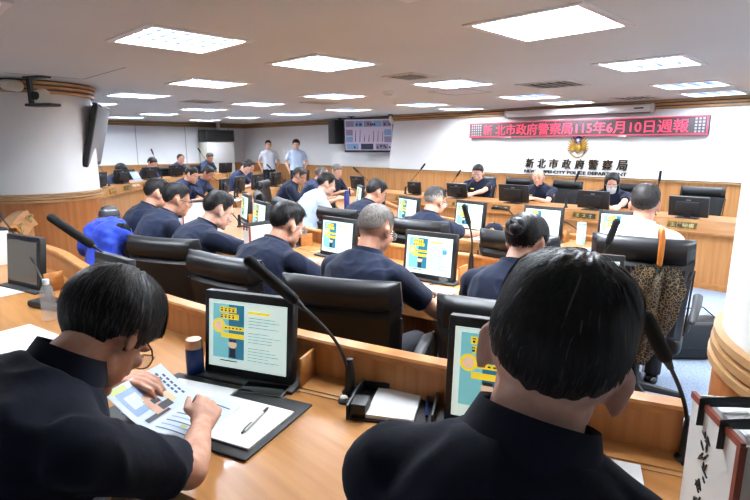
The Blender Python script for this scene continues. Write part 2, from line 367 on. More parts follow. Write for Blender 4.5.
STY = {   # hairline elevation by |azimuth| (0 = forehead), then thickness: top, side, back, nape
 'short': ([(0, 34), (40, 27), (60, 8), (76, -22), (86, -16), (94, 12), (108, 8), (125, -27), (150, -41), (180, -45)], (.021, .006, .010, .002)),
 'fade':  ([(0, 36), (40, 28), (60, 10), (78, -16), (86, -12), (94, 14), (108, 10), (125, -28), (150, -41), (180, -45)], (.020, .003, .008, .0015)),
 'crew':  ([(0, 38), (40, 32), (60, 12), (78, -14), (86, -10), (94, 14), (108, 12), (125, -20), (150, -32), (180, -36)], (.010, .002, .004, .001)),
 'full':  ([(0, 24), (40, 18), (60, 2), (76, -26), (86, -26), (96, -6), (110, -10), (125, -40), (150, -50), (180, -52)], (.030, .018, .022, .007)),
 'long':  ([(0, 24), (40, 16), (60, -6), (76, -40), (86, -40), (96, -24), (110, -30), (125, -52), (150, -58), (180, -60)], (.030, .019, .023, .008)),
 'recede':([(0, 62), (35, 58), (60, 22), (78, -14), (86, -14), (94, 8), (108, 6), (125, -32), (150, -42), (180, -44)], (.006, .006, .008, .003)),
 'bald':  ([(0, 89), (50, 85), (66, 40), (78, -5), (86, -8), (94, 14), (108, 10), (125, -26), (150, -34), (180, -36)], (.001, .003, .003, .002)),
 'tied':  ([(0, 38), (40, 30), (60, 10), (76, -14), (86, -16), (94, 4), (108, 2), (125, -34), (150, -44), (180, -46)], (.014, .008, .012, .004)),
 'bob':   ([(0, 34), (30, 22), (50, -24), (60, -62), (90, -66), (125, -64), (150, -62), (180, -62)], (.020, .016, .019, .014)),
}
def hair(par, A, style, m, strands=0, seed=1, res=1, light=.12):
    hl, (tt, ts, tb, tn) = STY[style]; rnd = random.Random(seed); mb = MB()
    def line(az): return interp(abs(az), hl)
    def thick(az, el):
        s = abs(az); side = ts if s < 100 else ts + (tb - ts) * min(1, (s - 100) / 60)
        if s < 50: side = tt * (1 - s / 50) + ts * s / 50
        k = max(0, min(1, (el - 8) / 48)); k = k * k * (3 - 2 * k); t = side + (tt - side) * k
        if el < 0: t = t + (tn - t) * min(1, -el / 46)
        return t
    nu, nv = 72 * res, 44 * res; idx = {}; vs = []; fs = []
    for j in range(nv + 1):
        el = -72 + 162 * j / nv
        for i in range(nu):
            az = -180 + 360 * i / nu; d, r = eld(az, el)
            w = noise.noise(Vector((az * .11, el * .05, seed))) + .5 * noise.noise(Vector((az * .4, 0, seed + 2)))
            k = max(0, min(1, (el - line(az) + 4 + 5 * w) / 10)); k = k * k * (3 - 2 * k)
            t = thick(az, el); t *= 1 + .22 * w * (1 if style != 'bald' else 0)
            if t > .004: t += .0022 * noise.noise(Vector((az * .5, el * .12, seed + 5)))
            idx[i, j] = (len(vs), k); vs.append(HC + d * (r - .010 + (.010 + t) * k))
    for j in range(nv):
        for i in range(nu):
            q = [idx[i, j], idx[(i + 1) % nu, j], idx[(i + 1) % nu, j + 1], idx[i, j + 1]]
            if max(a[1] for a in q) > 0: fs.append(tuple(a[0] for a in q))
    clip = {'fade': 22, 'crew': 30, 'short': 14, 'recede': 22, 'full': 12}.get(style, 0); cf = []; hf = []
    for f in fs:
        c = (Vector(vs[f[0]]) + Vector(vs[f[2]])) / 2 - HC; c = Vector((c.x / HR[0], c.y / HR[1], c.z / HR[2]))
        az = math.degrees(atan2(Vector(vs[f[0]]).x - HC.x, Vector(vs[f[0]]).y - HC.y)); q = (Vector(vs[f[0]]) + Vector(vs[f[2]])) / 2 - HC; el = math.degrees(atan2(q.z, hypot(q.x, q.y)))
        (cf if abs(az) > 62 and el < line(az) + clip * (1 + .35 * noise.noise(Vector((az * .15, 0, seed)))) else hf).append(f)
    mb.add(vs, hf, 0, A); mb.add(vs, cf, 1, A)
    if style == 'bob':
        for s in (-1, 1): mb.ell((s * .076, .012, -.045), (.020, .050, .075), 0, A, 18, 14); mb.ell((s * .062, -.045, -.055), (.030, .045, .065), 0, A, 18, 14)
        mb.ell((0, -.075, -.05), (.05, .035, .06), 0, A, 18, 14)
    if style == 'tied':
        mb.ell((0, -.125, .035), (.046, .036, .040), T=A); mb.ell((0.012, -.138, .02), (.03, .03, .028), T=A)
        mb.tube([(-.03, -.12, .06), (0, -.155, .045), (.035, -.14, .02), (.01, -.13, -.005)], [.012, .016, .016, .01], 8, T=A, dome=True)
    C0 = eld(172, 62)[0]                                    # the crown whorl the strands leave from
    for _ in range(strands):
        az = rnd.uniform(-180, 180); el = math.degrees(math.asin(rnd.uniform(-.75, 1)))
        if el < line(az) + 3 + (clip * .8 if abs(az) > 62 else 0): continue
        d, r = eld(az, el); ax = C0.cross(d)
        if ax.length < .30 or C0.dot(d) < -.9: continue
        ax.normalize(); ax = (ax + d * rnd.uniform(-.35, .35) + Vector((0, 0, .1 * rnd.uniform(-1, 1)))).normalized()
        L = rnd.uniform(.25, .55) * (1.2 if el > 20 else .5 if clip else .8); n = 5; row = []; lift = rnd.uniform(.6, 1.12)
        if thick(az, el) < .0045: L *= .35
        for k in range(n):
            q = Matrix.Rotation(L * k / (n - 1), 3, ax) @ d; a2 = math.degrees(atan2(q.x, q.y)); e2 = math.degrees(math.asin(max(-1, min(1, q.z))))
            if e2 < line(a2) - 7: break
            rr = 1 / sqrt((q.x / HR[0]) ** 2 + (q.y / HR[1]) ** 2 + (q.z / HR[2]) ** 2); t = thick(a2, e2)
            p = HC + q * (rr + t * (lift + .12 * k / n) + .0008); w = q.cross(ax).cross(q).normalized() * (.0011 if k < n - 1 else .0002); row.append((p - w, p + w))
        if len(row) > 2:
            b = [x for pr in row for x in pr]; mb.add(b, [(2 * i, 2 * i + 1, 2 * i + 3, 2 * i + 2) for i in range(len(row) - 1)], 2 if rnd.random() < light else 0, A)
    return mb.build('hair', [m, 'hair_fade' if m not in ('hair_grey', 'hair_salt') else 'hair_fade_grey', 'hair_light' if m != 'hair_grey' else 'hair_fade_grey'], par, smooth=80)
def ring_at(p, d, rx, ry, n=20, ex=2.5, tau=0):
    x = Vector((cos(tau), 0, -sin(tau))); y = x.cross(d).normalized() * -1; out = []
    for k in range(n):
        a = 2 * pi * k / n; c, s = cos(a), sin(a)
        out.append(p + x * (math.copysign(abs(c) ** (2 / ex), c) * rx) + y * (math.copysign(abs(s) ** (2 / ex), s) * ry))
    return out
def loft(mb, rings):
    n = len(rings[0]); vs = [p for r in rings for p in r]; K = len(rings)
    fs = [(i * n + k, i * n + (k + 1) % n, (i + 1) * n + (k + 1) % n, (i + 1) * n + k) for i in range(K - 1) for k in range(n)]
    fs += [tuple(range(n - 1, -1, -1)), tuple((K - 1) * n + k for k in range(n))]; return mb.add(vs, fs)
PEOPLE = []
def person(label, at, ztop, heading, lean=18, yaw=0, pitch=20, hands=None, cur=(.5, .5), hdir=None, hn=None, style='short', hm='hair_black', skn='skin',
           shirt='navy', build=1.0, voxel=.009, glasses=None, patch=False, standing=False, group=None, strands=0, mask=False, sleeve=.68,
           vest=False, seed=1, face=True, elbow=None, collar=True, roll=0, hs=1.0, sh=.172, watch=False, res=1, cdrop=.014, neck=.042, arm=1.0, light=.12, tilt=0, nf=.35):
    zh = .93 if standing else .55
    bx = build
    def spine(zh):
        p = Vector((0, 0, zh)); out = []; n = 22
        for i in range(n + 1):
            t = .53 * i / n; a = R_(lean) * (.55 + .85 * min(1, t / .4)); d = Vector((0, sin(a), cos(a))); out.append((p.copy(), d)); p = p + d * (.53 / n)
        return out
    def frame(zh):
        sp = spine(zh); N, nd = sp[-1]; N = N.copy()
        nk = (nd + Vector((0, nf, .0)) * (1 if not standing else .3)).normalized(); J = N + nk * neck
        Rm = Matrix.Rotation(R_(yaw), 4, 'Z') @ Matrix.Rotation(R_(-pitch), 4, 'X') @ Matrix.Rotation(R_(roll), 4, 'Y')
        A = Rm @ Matrix.Diagonal((hs, hs, hs, 1)); A.translation = J - (A.to_3x3() @ Vector((0, -.022, -.075)))
        return sp, N, nd, J, A
    sp, N, nd, J, A = frame(zh)
    top = max((A @ (HC + Vector((sin(a) * 0, cos(a) * HR[1], sin(a) * HR[2])))).z for a in [k * .1 for k in range(63)]) + .015
    zh = max(.40, min(.99, zh + ztop - top)); sp, N, nd, J, A = frame(zh)
    hc = A @ Vector((0, 0, .01)); rz = H2(heading); off = Matrix.Rotation(rz, 3, 'Z') @ Vector((hc.x, hc.y, 0))
    root = thing('person', label, 'person', (at[0] - off.x, at[1] - off.y, 0), rz, group)
    W2L = lambda w: Matrix.Rotation(-rz, 3, 'Z') @ (Vector(w) - root.location)
    S3 = lambda t: sp[int(round(22 * t / .53))]
    prof = [(-.06, .12, .09), (.0, .172, .122), (.07, .168, .125), (.16, .152, .112), (.26, .158, .116), (.36, .172, .122), (.43, .170, .112), (.48, .128, .088), (.53, .068, .062)]
    def torso(mb, k, hi=.53, lo=-.06):
        rs = []
        for t, rx, ry in prof:
            if t < lo or t > hi + .001: continue
            p, d = (sp[0][0] + Vector((0, 0, t)), sp[0][1]) if t < 0 else S3(t)
            rs.append(ring_at(p, d, rx * bx + k, ry * bx + k, tau=R_(tilt) * max(0, min(1, t / .4))))
        loft(mb, rs)
    P0, d0 = S3(.445); sx = sh * bx
    Ss = {s: P0 + Vector((cos(R_(tilt)), 0, -sin(R_(tilt)))) * (s * sx) + d0.cross(Vector((1, 0, 0))) * -.0 for s in (-1, 1)}
    body = MB(); torso(body, -.006); head_forms(body, A)
    nb = A @ Vector((0, -.026, -.05)); body.tube([N - nd * .06, N + nd * .005, nb], [.066, .056, .053], 16, dome=True)
    cloth = MB(); torso(cloth, .012, .53, -.06 if standing else 0)
    arms = {}
    for s in (-1, 1):
        S = Ss[s]
        if hands and hands.get(s) is not None:
            W = W2L(hands[s])
        elif standing: W = Vector((s * (.20 if s < 0 else .2), -.06, zh - .02))
        else: W = Vector((s * .13, hc.y + .22, .80))
        hint = Vector(elbow[s]) if elbow and s in elbow else Vector((s * .55, -.25 if not standing else -.7, -.8))
        E, W = ik(S, W, .295 * arm, .255 * arm, hint); arms[s] = (S, E, W)
        body.ell(S, (.052, .052, .052)); body.tube([S, S.lerp(E, .4), E], [.050, .046, .038], 14, dome=True)
        body.tube([E, E.lerp(W, .3), E.lerp(W, .75), W], [.040, .041, .031, .027], 14, dome=True, flat=(1, .94))
        dd = (W2L(Vector(root.location) + Vector(hdir[s])) if False else None)
        fd = (Matrix.Rotation(-rz, 3, 'Z') @ Vector(hdir[s])) if hdir and s in hdir else ((W - E).normalized() + Vector((-s * .25, .25, -.1 if not standing else -.6)))
        nn = (Matrix.Rotation(-rz, 3, 'Z') @ Vector(hn[s])) if hn and s in hn else Vector((-s * .55, .1, -.8))
        hand(body, W, fd, nn, s, cur[0] if s < 0 else cur[1])
        ft = W
        cloth.ell(S, (.066, .066, .064))
        Q = S.lerp(E, sleeve) if sleeve <= 1 else E.lerp(W, sleeve - 1)
        pts = [S, S.lerp(E, .35), Q] if sleeve <= 1 else [S, S.lerp(E, .5), E, Q]
        cloth.tube(pts, [.066, .064, .060] if sleeve <= 1 else [.066, .060, .054, .044], 16)
        cloth.tube([N - nd * .025 + Vector((s * .03, -.005, 0)), S + nd * .008], [.048, .052], 14, dome=True); body.tube([N - nd * .03 + Vector((s * .025, 0, 0)), S], [.04, .04], 12, dome=True)
    legs = MB(); loft(legs, [ring_at(sp[0][0] + Vector((0, 0, t)), Vector((0, 0, 1)), rx * bx + .008, ry * bx + .008) for t, rx, ry in ((-.09, .10, .08), (-.05, .15, .11), (0, .172, .122), (.06, .168, .12))])
    shoe = []
    for s in (-1, 1):
        hj = Vector((s * .088, 0, zh - .01))
        if standing: kn = Vector((s * .10, .02, zh * .53)); an = Vector((s * .11, -.01, .09))
        else: kn = Vector((s * .13, .40, min(.57, zh - .005))); an = Vector((s * .13, .36, .09))
        body.tube([hj, hj.lerp(kn, .5), kn], [.075, .068, .05], 14, dome=True); body.tube([kn, kn.lerp(an, .35), an], [.05, .05, .036], 14, dome=True); body.tube([an, an + Vector((0, .12, -.05))], [.036, .028], 10, dome=True)
        legs.tube([hj, hj.lerp(kn, .5), kn], [.092, .085, .068], 16, dome=True); legs.tube([kn, kn.lerp(an, .5), an - Vector((0, 0, .02))], [.068, .062, .056], 16)
        shoe.append(an)
    put('body', fuse(body, voxel, 3, 'body', [skn]), root)
    put('shirt' if not vest else 'vest', wrinkle(fuse(cloth, max(.008, voxel * 1.1), 4, 'shirt', [shirt]), .008, 10, seed), root)
    put('trousers', fuse(legs, .014, 3, 'trousers', ['trouser']), root)
    for an in shoe:
        MB().tube([an + Vector((0, -.05, -.045)), an + Vector((0, .06, -.045)), an + Vector((0, .17, -.055))], [.042, .044, .032], 12, dome=True, flat=(1, .8)).build('shoe', 'gloss', root)
    if collar:
        mb = MB(); n = 26; vs = []; fs = []; cc = N - nd * cdrop; base = (nd * .6 + Vector((sin(R_(tilt)), 0, .4))).normalized()
        for k in range(n + 1):
            a = R_(112 + 316 * k / n); u = Vector((cos(a), sin(a), 0)); u = u - base * u.dot(base)
            f = .5 + .5 * sin(a); z = .040 - .022 * f
            for r, h in ((.074, -.012), (.067, z), (.071, z + .004), (.088, -.012 - .012 * f)): vs.append(cc + u * r * (1 + .06 * f) + base * h)
        for k in range(n):
            for q in range(3): fs.append((4 * k + q, 4 * k + q + 1, 4 * k + q + 5, 4 * k + q + 4))
        mb.add(vs, fs).build('collar', [shirt], root)
    if style: hair(root, A, style, hm, strands, seed, res, light)
    if face:
        for s in (-1, 1):
            MB().ell((s * .031, .0845, .001), (.0145, .007, .0055 if pitch < 20 else .0035), T=A).ell((s * .031, .0905, .0), (.0055, .003, .005 if pitch < 20 else .003), 1, T=A).build('eye', ['eye_white', 'iris'], root)
            MB().tube([(s * .014, .094, .020), (s * .032, .0935, .026), (s * .050, .084, .021)], [.003, .0035, .002], 6, T=A, dome=True).build('eyebrow', hm if style not in ('bald',) else 'hair_dark', root)
        if not mask: MB().tube([(-.020, .090, -.0625), (0, .0995, -.062), (.020, .090, -.0625)], [.002, .0038, .002], 6, T=A, dome=True).build('mouth', 'lip', root)
    if glasses:
        mb = MB()
        for s in (-1, 1):
            c = Vector((s * .033, .106, -.002)); mb.tube([c + Vector((.025 * math.copysign(abs(cos(a)) ** .7, cos(a)), -.006 * abs(cos(a)) if cos(a) * s > 0 else 0, .018 * math.copysign(abs(sin(a)) ** .7, sin(a)))) for a in [2 * pi * k / 20 for k in range(20)]], .0016, 6, T=A, closed=True)
            mb.tube([(s * .058, .100, .004), (s * .077, .06, .006), (s * .085, -.002, .008), (s * .084, -.022, -.006)], .002, 6, T=A)
        mb.tube([(-.009, .106, .002), (0, .108, .004), (.009, .106, .002)], .0016, 6, T=A)
        g = mb.build('glasses', glasses, root)
        l = MB()
        for s in (-1, 1): l.box((s * .033, .1055, -.002), (.046, .001, .032), 0, A)
        l.build('lens', 'glass_lens', g)
    if mask:
        mb = MB(); vs = []; fs = []
        for j in range(7):
            z = .0 - .105 * j / 6 - .004; w = .062 - .012 * abs(j - 2) / 4
            for i in range(13):
                x = -1 + i / 6; vs.append((x * w, .020 + (.094 - .02 * abs(j - 3) / 3) * sqrt(max(0, 1 - (x * .92) ** 2)) , z))
        for j in range(6):
            for i in range(12): a = j * 13 + i; fs.append((a, a + 1, a + 14, a + 13))
        mb.add(vs, fs, 0, A)
        for s in (-1, 1): mb.tube([(s * .06, .055, -.02), (s * .078, .02, -.005), (s * .086, -.01, .006)], .0015, 5, T=A)
        mb.build('face_mask', 'mask', root)
    if patch:
        S, E, W = arms[-1]; c = S.lerp(E, .42) + Vector((-.058, .022, 0)).normalized() * .0615
        MB().ell(c, (.006, .026, .032), rot=Matrix.Rotation(.35, 4, 'Z')).build('shoulder_patch', 'patch', root)
        p, d = S3(.36); MB().box(p + Vector((.085, .128 * bx + .008, .0)), (.06, .012, .014), rot=Euler((-R_(lean), 0, -.25))).build('name_tag', 'yellow', root)
    if watch:
        S, E, W = arms[watch]; q = W - (W - E).normalized() * .03
        MB().tube([q - (W - E).normalized() * .012, q + (W - E).normalized() * .012], [.031, .031], 16).build('wristwatch', 'black', root)
    if vest:
        for s in (-1, 1):
            S, E, W = arms[s]; MB().tube([S, S.lerp(E, .5), E, E.lerp(W, .8)], [.058, .056, .05, .04], 14, dome=True).build('sleeve', 'shirt_white', root)
    PEOPLE.append((label, root, zh)); return root, A, arms

# ------------------------------------------------------------------ the room
FIX = {0.33: [3.58], 1.70: [-.45, 1.47, 3.56], 3.02: [-.45, 1.58, 3.65, 5.70, 7.72, 9.75, 11.8], 5.02: [-.4, 1.66, 3.76, 5.84, 7.80, 9.70, 11.8, 13.7],
       7.08: [-.3, 1.86, 3.92, 5.93, 7.80, 9.74, 11.75, 13.68], 8.40: [-.2, 1.93, 3.98, 6.08]}  # first lamp of each longer row is unseen, added to light the right side
FS = .72
FIXL = [(x, y) for x, ys in FIX.items() for y in ys]
def grid_slab(name, x0, x1, y0, y1, z, holes, m):
    hb = [(x - w / 2, x + w / 2, y - h / 2, y + h / 2) for x, y, w, h in holes]
    xs = sorted({x0, x1} | {round(v, 4) for b in hb for v in b[:2]}); ys = sorted({y0, y1} | {round(v, 4) for b in hb for v in b[2:]})
    mb = MB(); ix = {}
    for i, x in enumerate(xs):
        for j, y in enumerate(ys): ix[i, j] = len(mb.v); mb.v.append((x, y, z))
    for i in range(len(xs) - 1):
        for j in range(len(ys) - 1):
            cx, cy = (xs[i] + xs[i + 1]) / 2, (ys[j] + ys[j + 1]) / 2
            if any(b[0] < cx < b[1] and b[2] < cy < b[3] for b in hb): continue
            mb.f.append((ix[i, j], ix[i, j + 1], ix[i + 1, j + 1], ix[i + 1, j])); mb.m.append(0)
    me = bpy.data.meshes.new(name); me.from_pydata(mb.v, [], mb.f); me.materials.append(M[m]); o = put(name, me); return struct(o)
RX0, RX1, RY0, RY1 = -1.7, 9.05, -1.7, 15.3
struct(MB().box(((RX0 + 9.4) / 2, (RY0 + RY1) / 2, -.05), (9.4 - RX0 + .2, RY1 - RY0 + .2, .1)).build('floor', 'carpet'))
grid_slab('ceiling', RX0 - .1, 9.5, RY0 - .1, RY1 + .1, CEIL, [(x, y, FS - .05, FS - .05) for x, y in FIXL], 'ceil')
struct(MB().box((9.15, (RY0 + 8.55) / 2, CEIL / 2), (.2, 8.55 - RY0, CEIL)).build('wall_front', 'wall'))
struct(MB().box((9.35, (8.55 + RY1) / 2, CEIL / 2), (.2, RY1 - 8.55, CEIL)).build('wall_front_recess', 'wall'))
struct(MB().box((3.85, RY1 + .1, CEIL / 2), (11.3, .2, CEIL)).build('wall_far', 'wall_board'))
struct(MB().box((RX0 - .1, 6.8, CEIL / 2), (.2, 17.2, CEIL)).build('wall_back', 'wall'))
struct(MB().box((3.7, RY0 - .1, CEIL / 2), (11, .2, CEIL)).build('wall_near', 'wall'))
def wainscot(name, c, d): return struct(MB().box(c, d).build(name, 'wood_wall'))
wainscot('wall_front_wainscot', (9.035, (RY0 + 8.55) / 2, .515), (.03, 8.55 - RY0, 1.03))
wainscot('wall_front_recess_wainscot', (9.235, (8.55 + RY1) / 2, .515), (.03, RY1 - 8.55, 1.03))
struct(MB().box((3.8, RY1 - .015, .515), (10.9, .03, 1.03)).build('wall_far_wainscot', 'wood_panel'))
struct(MB().box((9.02, (RY0 + 8.55) / 2, 1.04), (.06, 8.55 - RY0, .022), 1).box((9.028, (RY0 + 8.55) / 2, 1.056), (.05, 8.55 - RY0, .012), 0).build('trim_1', ['wood_dark', 'wood_trim']))
struct(MB().box((9.22, (8.55 + RY1) / 2, 1.045), (.06, RY1 - 8.55, .03)).build('trim_2', 'wood_trim'))
struct(MB().box((3.8, RY1 - .03, 1.045), (10.9, .06, .03)).build('trim_3', 'wood_trim'))
def band(name, x0, y0, x1, y1, nx, ny):
    mb = MB(); L = hypot(x1 - x0, y1 - y0); a = atan2(y1 - y0, x1 - x0); cx, cy = (x0 + x1) / 2, (y0 + y1) / 2
    for k in range(3):
        z = CEIL - .022 - .048 * k; dd = .06 - .012 * k
        mb.box((cx + nx * dd / 2, cy + ny * dd / 2, z), (L, dd, .03), 0, rot=Euler((0, 0, a)))
    mb.box((cx + nx * .012, cy + ny * .012, CEIL - .07), (L, .024, .138), 1, rot=Euler((0, 0, a)))
    return struct(mb.build(name, ['wood_trim', 'wood_dark']))
band('trim_4', 9.05, RY0, 9.05, 8.55, -1, 0); band('trim_5', 9.25, 8.55, 9.25, RY1, -1, 0); band('trim_6', RX0, RY1, 9.25, RY1, 0, -1)
def pillar(name, c, r, wood):
    mb = MB(); mb.lathe([(r, 0), (r, CEIL)], 72, 0, c=(c[0], c[1], 0)); o = struct(mb.build(name, ['pillar']))
    w = MB(); w.lathe([(r + .012, 0), (r + .012, 1.0)], 72, 0, c=(c[0], c[1], 0)); struct(w.build(name.replace('column', 'column_wainscot'), [wood]))
    t = MB()
    for k in range(3): t.lathe([(r, .955 + .036 * k), (r + .030 - .004 * k, .958 + .036 * k), (r + .030 - .004 * k, .980 + .036 * k), (r, .983 + .036 * k)], 72, 0, c=(c[0], c[1], 0))
    for k in range(3): t.lathe([(r, CEIL - .14 + .046 * k), (r + .035 + .01 * k, CEIL - .14 + .046 * k), (r + .035 + .01 * k, CEIL - .112 + .046 * k), (r, CEIL - .112 + .046 * k)], 72, 0, c=(c[0], c[1], 0))
    t.lathe([(r + .012, CEIL - .14), (r + .012, CEIL)], 72, 1, c=(c[0], c[1], 0))
    struct(t.build('trim_7' if c[1] > 3 else 'trim_8', ['wood_trim', 'wood_dark'])); return o
pillar('column_left', (1.60, 7.35), .65, 'wood_pillar'); pillar('column_right', (1.93, -.27), .60, 'wood_pillar')
# access panel joints in the ceiling
struct(MB().box((1.55, 6.3, CEIL - .001), (.7, .008, .002)).box((1.9, 5.7, CEIL - .001), (.008, 1.2, .002)).build('trim_9', 'dgrey'))
q = MB()
for a, b, w, h in ((5.55, 4.26, .006, .6), (6.15, 4.26, .006, .6), (5.85, 3.96, .6, .006), (5.85, 4.56, .6, .006)): q.box((a, b, CEIL - .001), (w, h, .002))
struct(q.build('trim_10', 'dgrey'))

# ------------------------------------------------------------------ ceiling lights
RN = {0.33: 'behind the nearest desk', 1.70: 'above the nearest desk', 3.02: 'over the second desk', 5.02: 'over mid hall', 7.08: 'over the head table', 8.40: 'along the emblem wall'}
ORD = ['unseen added lamp, first', 'second', 'third', 'fourth', 'fifth', 'sixth', 'seventh', 'eighth']; _o = ['unseen added lamp, first', 'second', 'third', 'fourth', 'fifth', 'sixth', 'seventh']
def ceiling_light(x, y, label, plain=False, cool=False, src=None):
    t = thing('ceiling_light', label, 'ceiling light', (x, y, CEIL), 0, 'recessed square ceiling lights')
    f = MB(); h = FS / 2; b = .045
    for s in (-1, 1):
        f.box((s * (h - b / 2), 0, -.004), (b, FS, .012)); f.box((0, s * (h - b / 2), -.004), (FS - 2 * b, b, .012))
        f.box((s * (h - b), 0, .045), (.004, FS - 2 * b, .09)); f.box((0, s * (h - b), .045), (FS - 2 * b, .004, .09))
    f.build('frame', 'white', t)
    i = h - b
    if plain: MB().box((0, 0, .03), (2 * i, 2 * i, .004)).build('diffuser', 'lamp', t)
    else:
        MB().box((0, 0, .085), (2 * i, 2 * i, .004)).build('reflector', 'white', t)
        for k in range(4): MB().tube([(-i + .01, -i + i * (k + .5) / 2, .036), (i - .01, -i + i * (k + .5) / 2, .036)], .026, 8).build('tube', 'lamp_cool' if cool else 'lamp', t)
        l = MB()
        for k in range(1, 4): l.box((0, -i + i * k / 2, .014), (2 * i, .006, .026))
        for k in range(1, 7): l.box((-i + 2 * i * k / 7, 0, .002), (.006, 2 * i, .010))
        l.build('louver', 'louver', t)
    return t
for x, ys in FIX.items():
    for k, y in enumerate(ys):
        pl = (x, y) == (3.02, 1.58)
        if len(ys) == 1: ceiling_light(x, y, 'square louvred ceiling light cut off by the upper corner of the photo'); continue
        ceiling_light(x, y, 'big plain glowing ceiling light without a louvre, above the head-table side' if pl else f'square louvred ceiling light, {ORD[k]} from the right in the row {RN[x]}', pl, (x, y) in ((1.70, 3.56), (5.02, 1.66), (7.08, 1.86), (8.40, 1.93), (3.02, 7.72)))
def vent(x, y, w, h, label, rusty=False):
    t = thing('ceiling_vent', label, 'air vent', (x, y, CEIL), 0, 'square air vents in the ceiling')
    f = MB()
    for s in (-1, 1): f.box((s * (w / 2 - .02), 0, -.006), (.04, h, .014)); f.box((0, s * (h / 2 - .02), -.006), (w - .08, .04, .014))
    f.build('frame', 'ivory', t); MB().box((0, 0, -.002), (w - .08, h - .08, .004)).build('duct_shade', 'dgrey', t)  # flat dark sheet paints the shade inside the duct
    l = MB()
    for k in range(1, 6): l.box((0, -h / 2 + h * k / 6, -.008), (w - .08, .03, .004), rot=Euler((.6, 0, 0)))
    l.build('slats', 'ivory', t)
vent(4.18, 3.67, .42, .42, 'small square ceiling vent between the louvred lights, near the smoke detector')
vent(5.87, 2.97, .62, .62, 'large square ceiling vent with pinkish slats in front of the head table')
vent(8.35, 2.92, .55, .55, 'square ceiling vent close to the white screen casing')
vent(4.12, 8.05, .5, .5, 'ceiling vent above the far curved desk, left one of the far two'); vent(5.60, 6.85, .5, .5, 'ceiling vent in the middle of the hall, right one of the far two')
t = thing('smoke_detector', 'small round smoke detector on the ceiling before the far television', 'smoke detector', (5.18, 4.93, CEIL))
MB().lathe([(.07, 0), (.07, -.015), (.055, -.03), (.05, -.05), (.0, -.055)], 20).build('housing', 'ivory', t); MB().lathe([(.052, -.03), (.052, -.036), (.0, -.037)], 16).build('sensor_ring', 'dgrey', t)

# ------------------------------------------------------------------ emblem wall
t = thing('led_sign', 'long LED message board with red characters across the emblem wall', 'LED sign', (9.05, 4.17, 1.886))
MB().box((-.045, 0, 0), (.09, 4.20, .278), bev=.008).build('case', 'led_off', t)
g = MB()
for s in (-1, 1): g.box((-.092, 0, s * .131), (.004, 4.18, .012)); g.box((-.092, s * 2.085, 0), (.004, .012, .26))
g.build('border_light', 'led_red', t)
for y0, y1 in ((1.80, 2.06), (-2.06, -1.86)):
    w = MB(); n = int((y1 - y0) / .05)
    for k in range(n):
        for j in range(5): w.box((-.092, y0 + (k + .5) * .05, -.095 + j * .047), (.003, .03, .03))
    w.build('unlit_pixels', 'led_grey', t)
def sign_text(body, w, h, y, z, x, mt, name, par, ex=.004, slant=0, bold=0):
    vs, fs = text_mesh(body, w, h, ex, slant, bold)
    T = Matrix(((0, 0, -1, x), (-1, 0, 0, y), (0, 1, 0, z), (0, 0, 0, 1)))
    return MB().add(vs, fs, 0, T).build(name, mt, par, smooth=0)
sign_text('新', .20, .19, 1.66, -.002, -.094, 'led_dim', 'lettering', t, bold=.012)
sign_text('北市政府警察局115年6月10日週報', 3.32, .20, -.18, -.002, -.094, 'led_red', 'lettering', t, bold=.0)
for y in (-.9, 1.2): MB().box((-.06, y, -.15), (.08, .12, .03)).build('bracket', 'ivory', t)
o = MB()
for k, ch in enumerate('新北市政府警察局'):
    vs, fs = text_mesh(ch, .175, .175, .012, .10, .012); o.add(vs, fs, 0, Matrix(((0, 0, -1, 0), (-1, 0, 0, .835 - .2385 * k), (0, 1, 0, 0), (0, 0, 0, 1))))
o = o.build('wall_lettering', 'bronze', None, (9.035, 4.10, 1.268), smooth=0); tag(o, 'raised dark bronze Chinese lettering on the white wall under the emblem', 'wall lettering')
o = sign_text('NEW TAIPEI CITY POLICE DEPARTMENT', 1.86, .058, 0, 0, 0, 'bronze', 'wall_lettering', None, ex=.008, bold=.012); o.location = (9.04, 4.11, 1.118); tag(o, 'small English capital lettering along the bottom of the white wall', 'wall lettering')
t = thing('police_emblem', 'gold winged emblem with a blue sun disc on the white wall', 'emblem', (9.05, 4.03, 1.545))
TE = Matrix(((0, 0, -1, -.004), (-1, 0, 0, 0), (0, 1, 0, 0), (0, 0, 0, 1)))
for s in (-1, 1):
    w = MB()
    for k in range(7):
        a = R_(74 - 13 * k); L = .185 - .014 * k; c = Vector((s * (.045 + .006 * k), .03 - .012 * k, .012 + .002 * k))
        w.tube([c, c + Vector((s * cos(a) * L * .5, sin(a) * L * .5 + .01, .012)), c + Vector((s * cos(a) * L, sin(a) * L, 0))], [.012, .017, .005], 8, T=TE, dome=True, flat=(1, .6))
    w.build('wing', 'gold', t)
w = MB(); w.ell((0, -.01, .02), (.055, .08, .03), T=TE); w.tube([(0, .05, .02), (.012, .08, .03), (.03, .088, .03)], [.026, .02, .01], 10, T=TE, dome=True); w.build('eagle_body', 'gold', t)
w = MB()
for k in range(9):
    a = R_(-150 + 15 * k); w.ell((cos(a) * .135, sin(a) * .135 - .02, .014), (.026, .013, .010), T=TE, rot=Matrix.Rotation(a + pi / 2, 4, 'Z'))
w.build('wreath', 'gold', t)
d = MB().lathe([(.068, 0), (.068, .02), (.06, .026), (0, .026)], 32, 0, TE, c=(0, .135, .0)).build('sun_disc', 'flag_blue', t)
w = MB().lathe([(.022, .026), (.022, .031), (0, .031)], 20, 0, TE, c=(0, .135, 0))
for k in range(12):
    a = 2 * pi * k / 12; w.add([(cos(a - .16) * .027, sin(a - .16) * .027 + .135, .030), (cos(a + .16) * .027, sin(a + .16) * .027 + .135, .030), (cos(a) * .048, sin(a) * .048 + .135, .030)], [(0, 1, 2)], 0, TE)
w.build('white_sun', 'white', d)
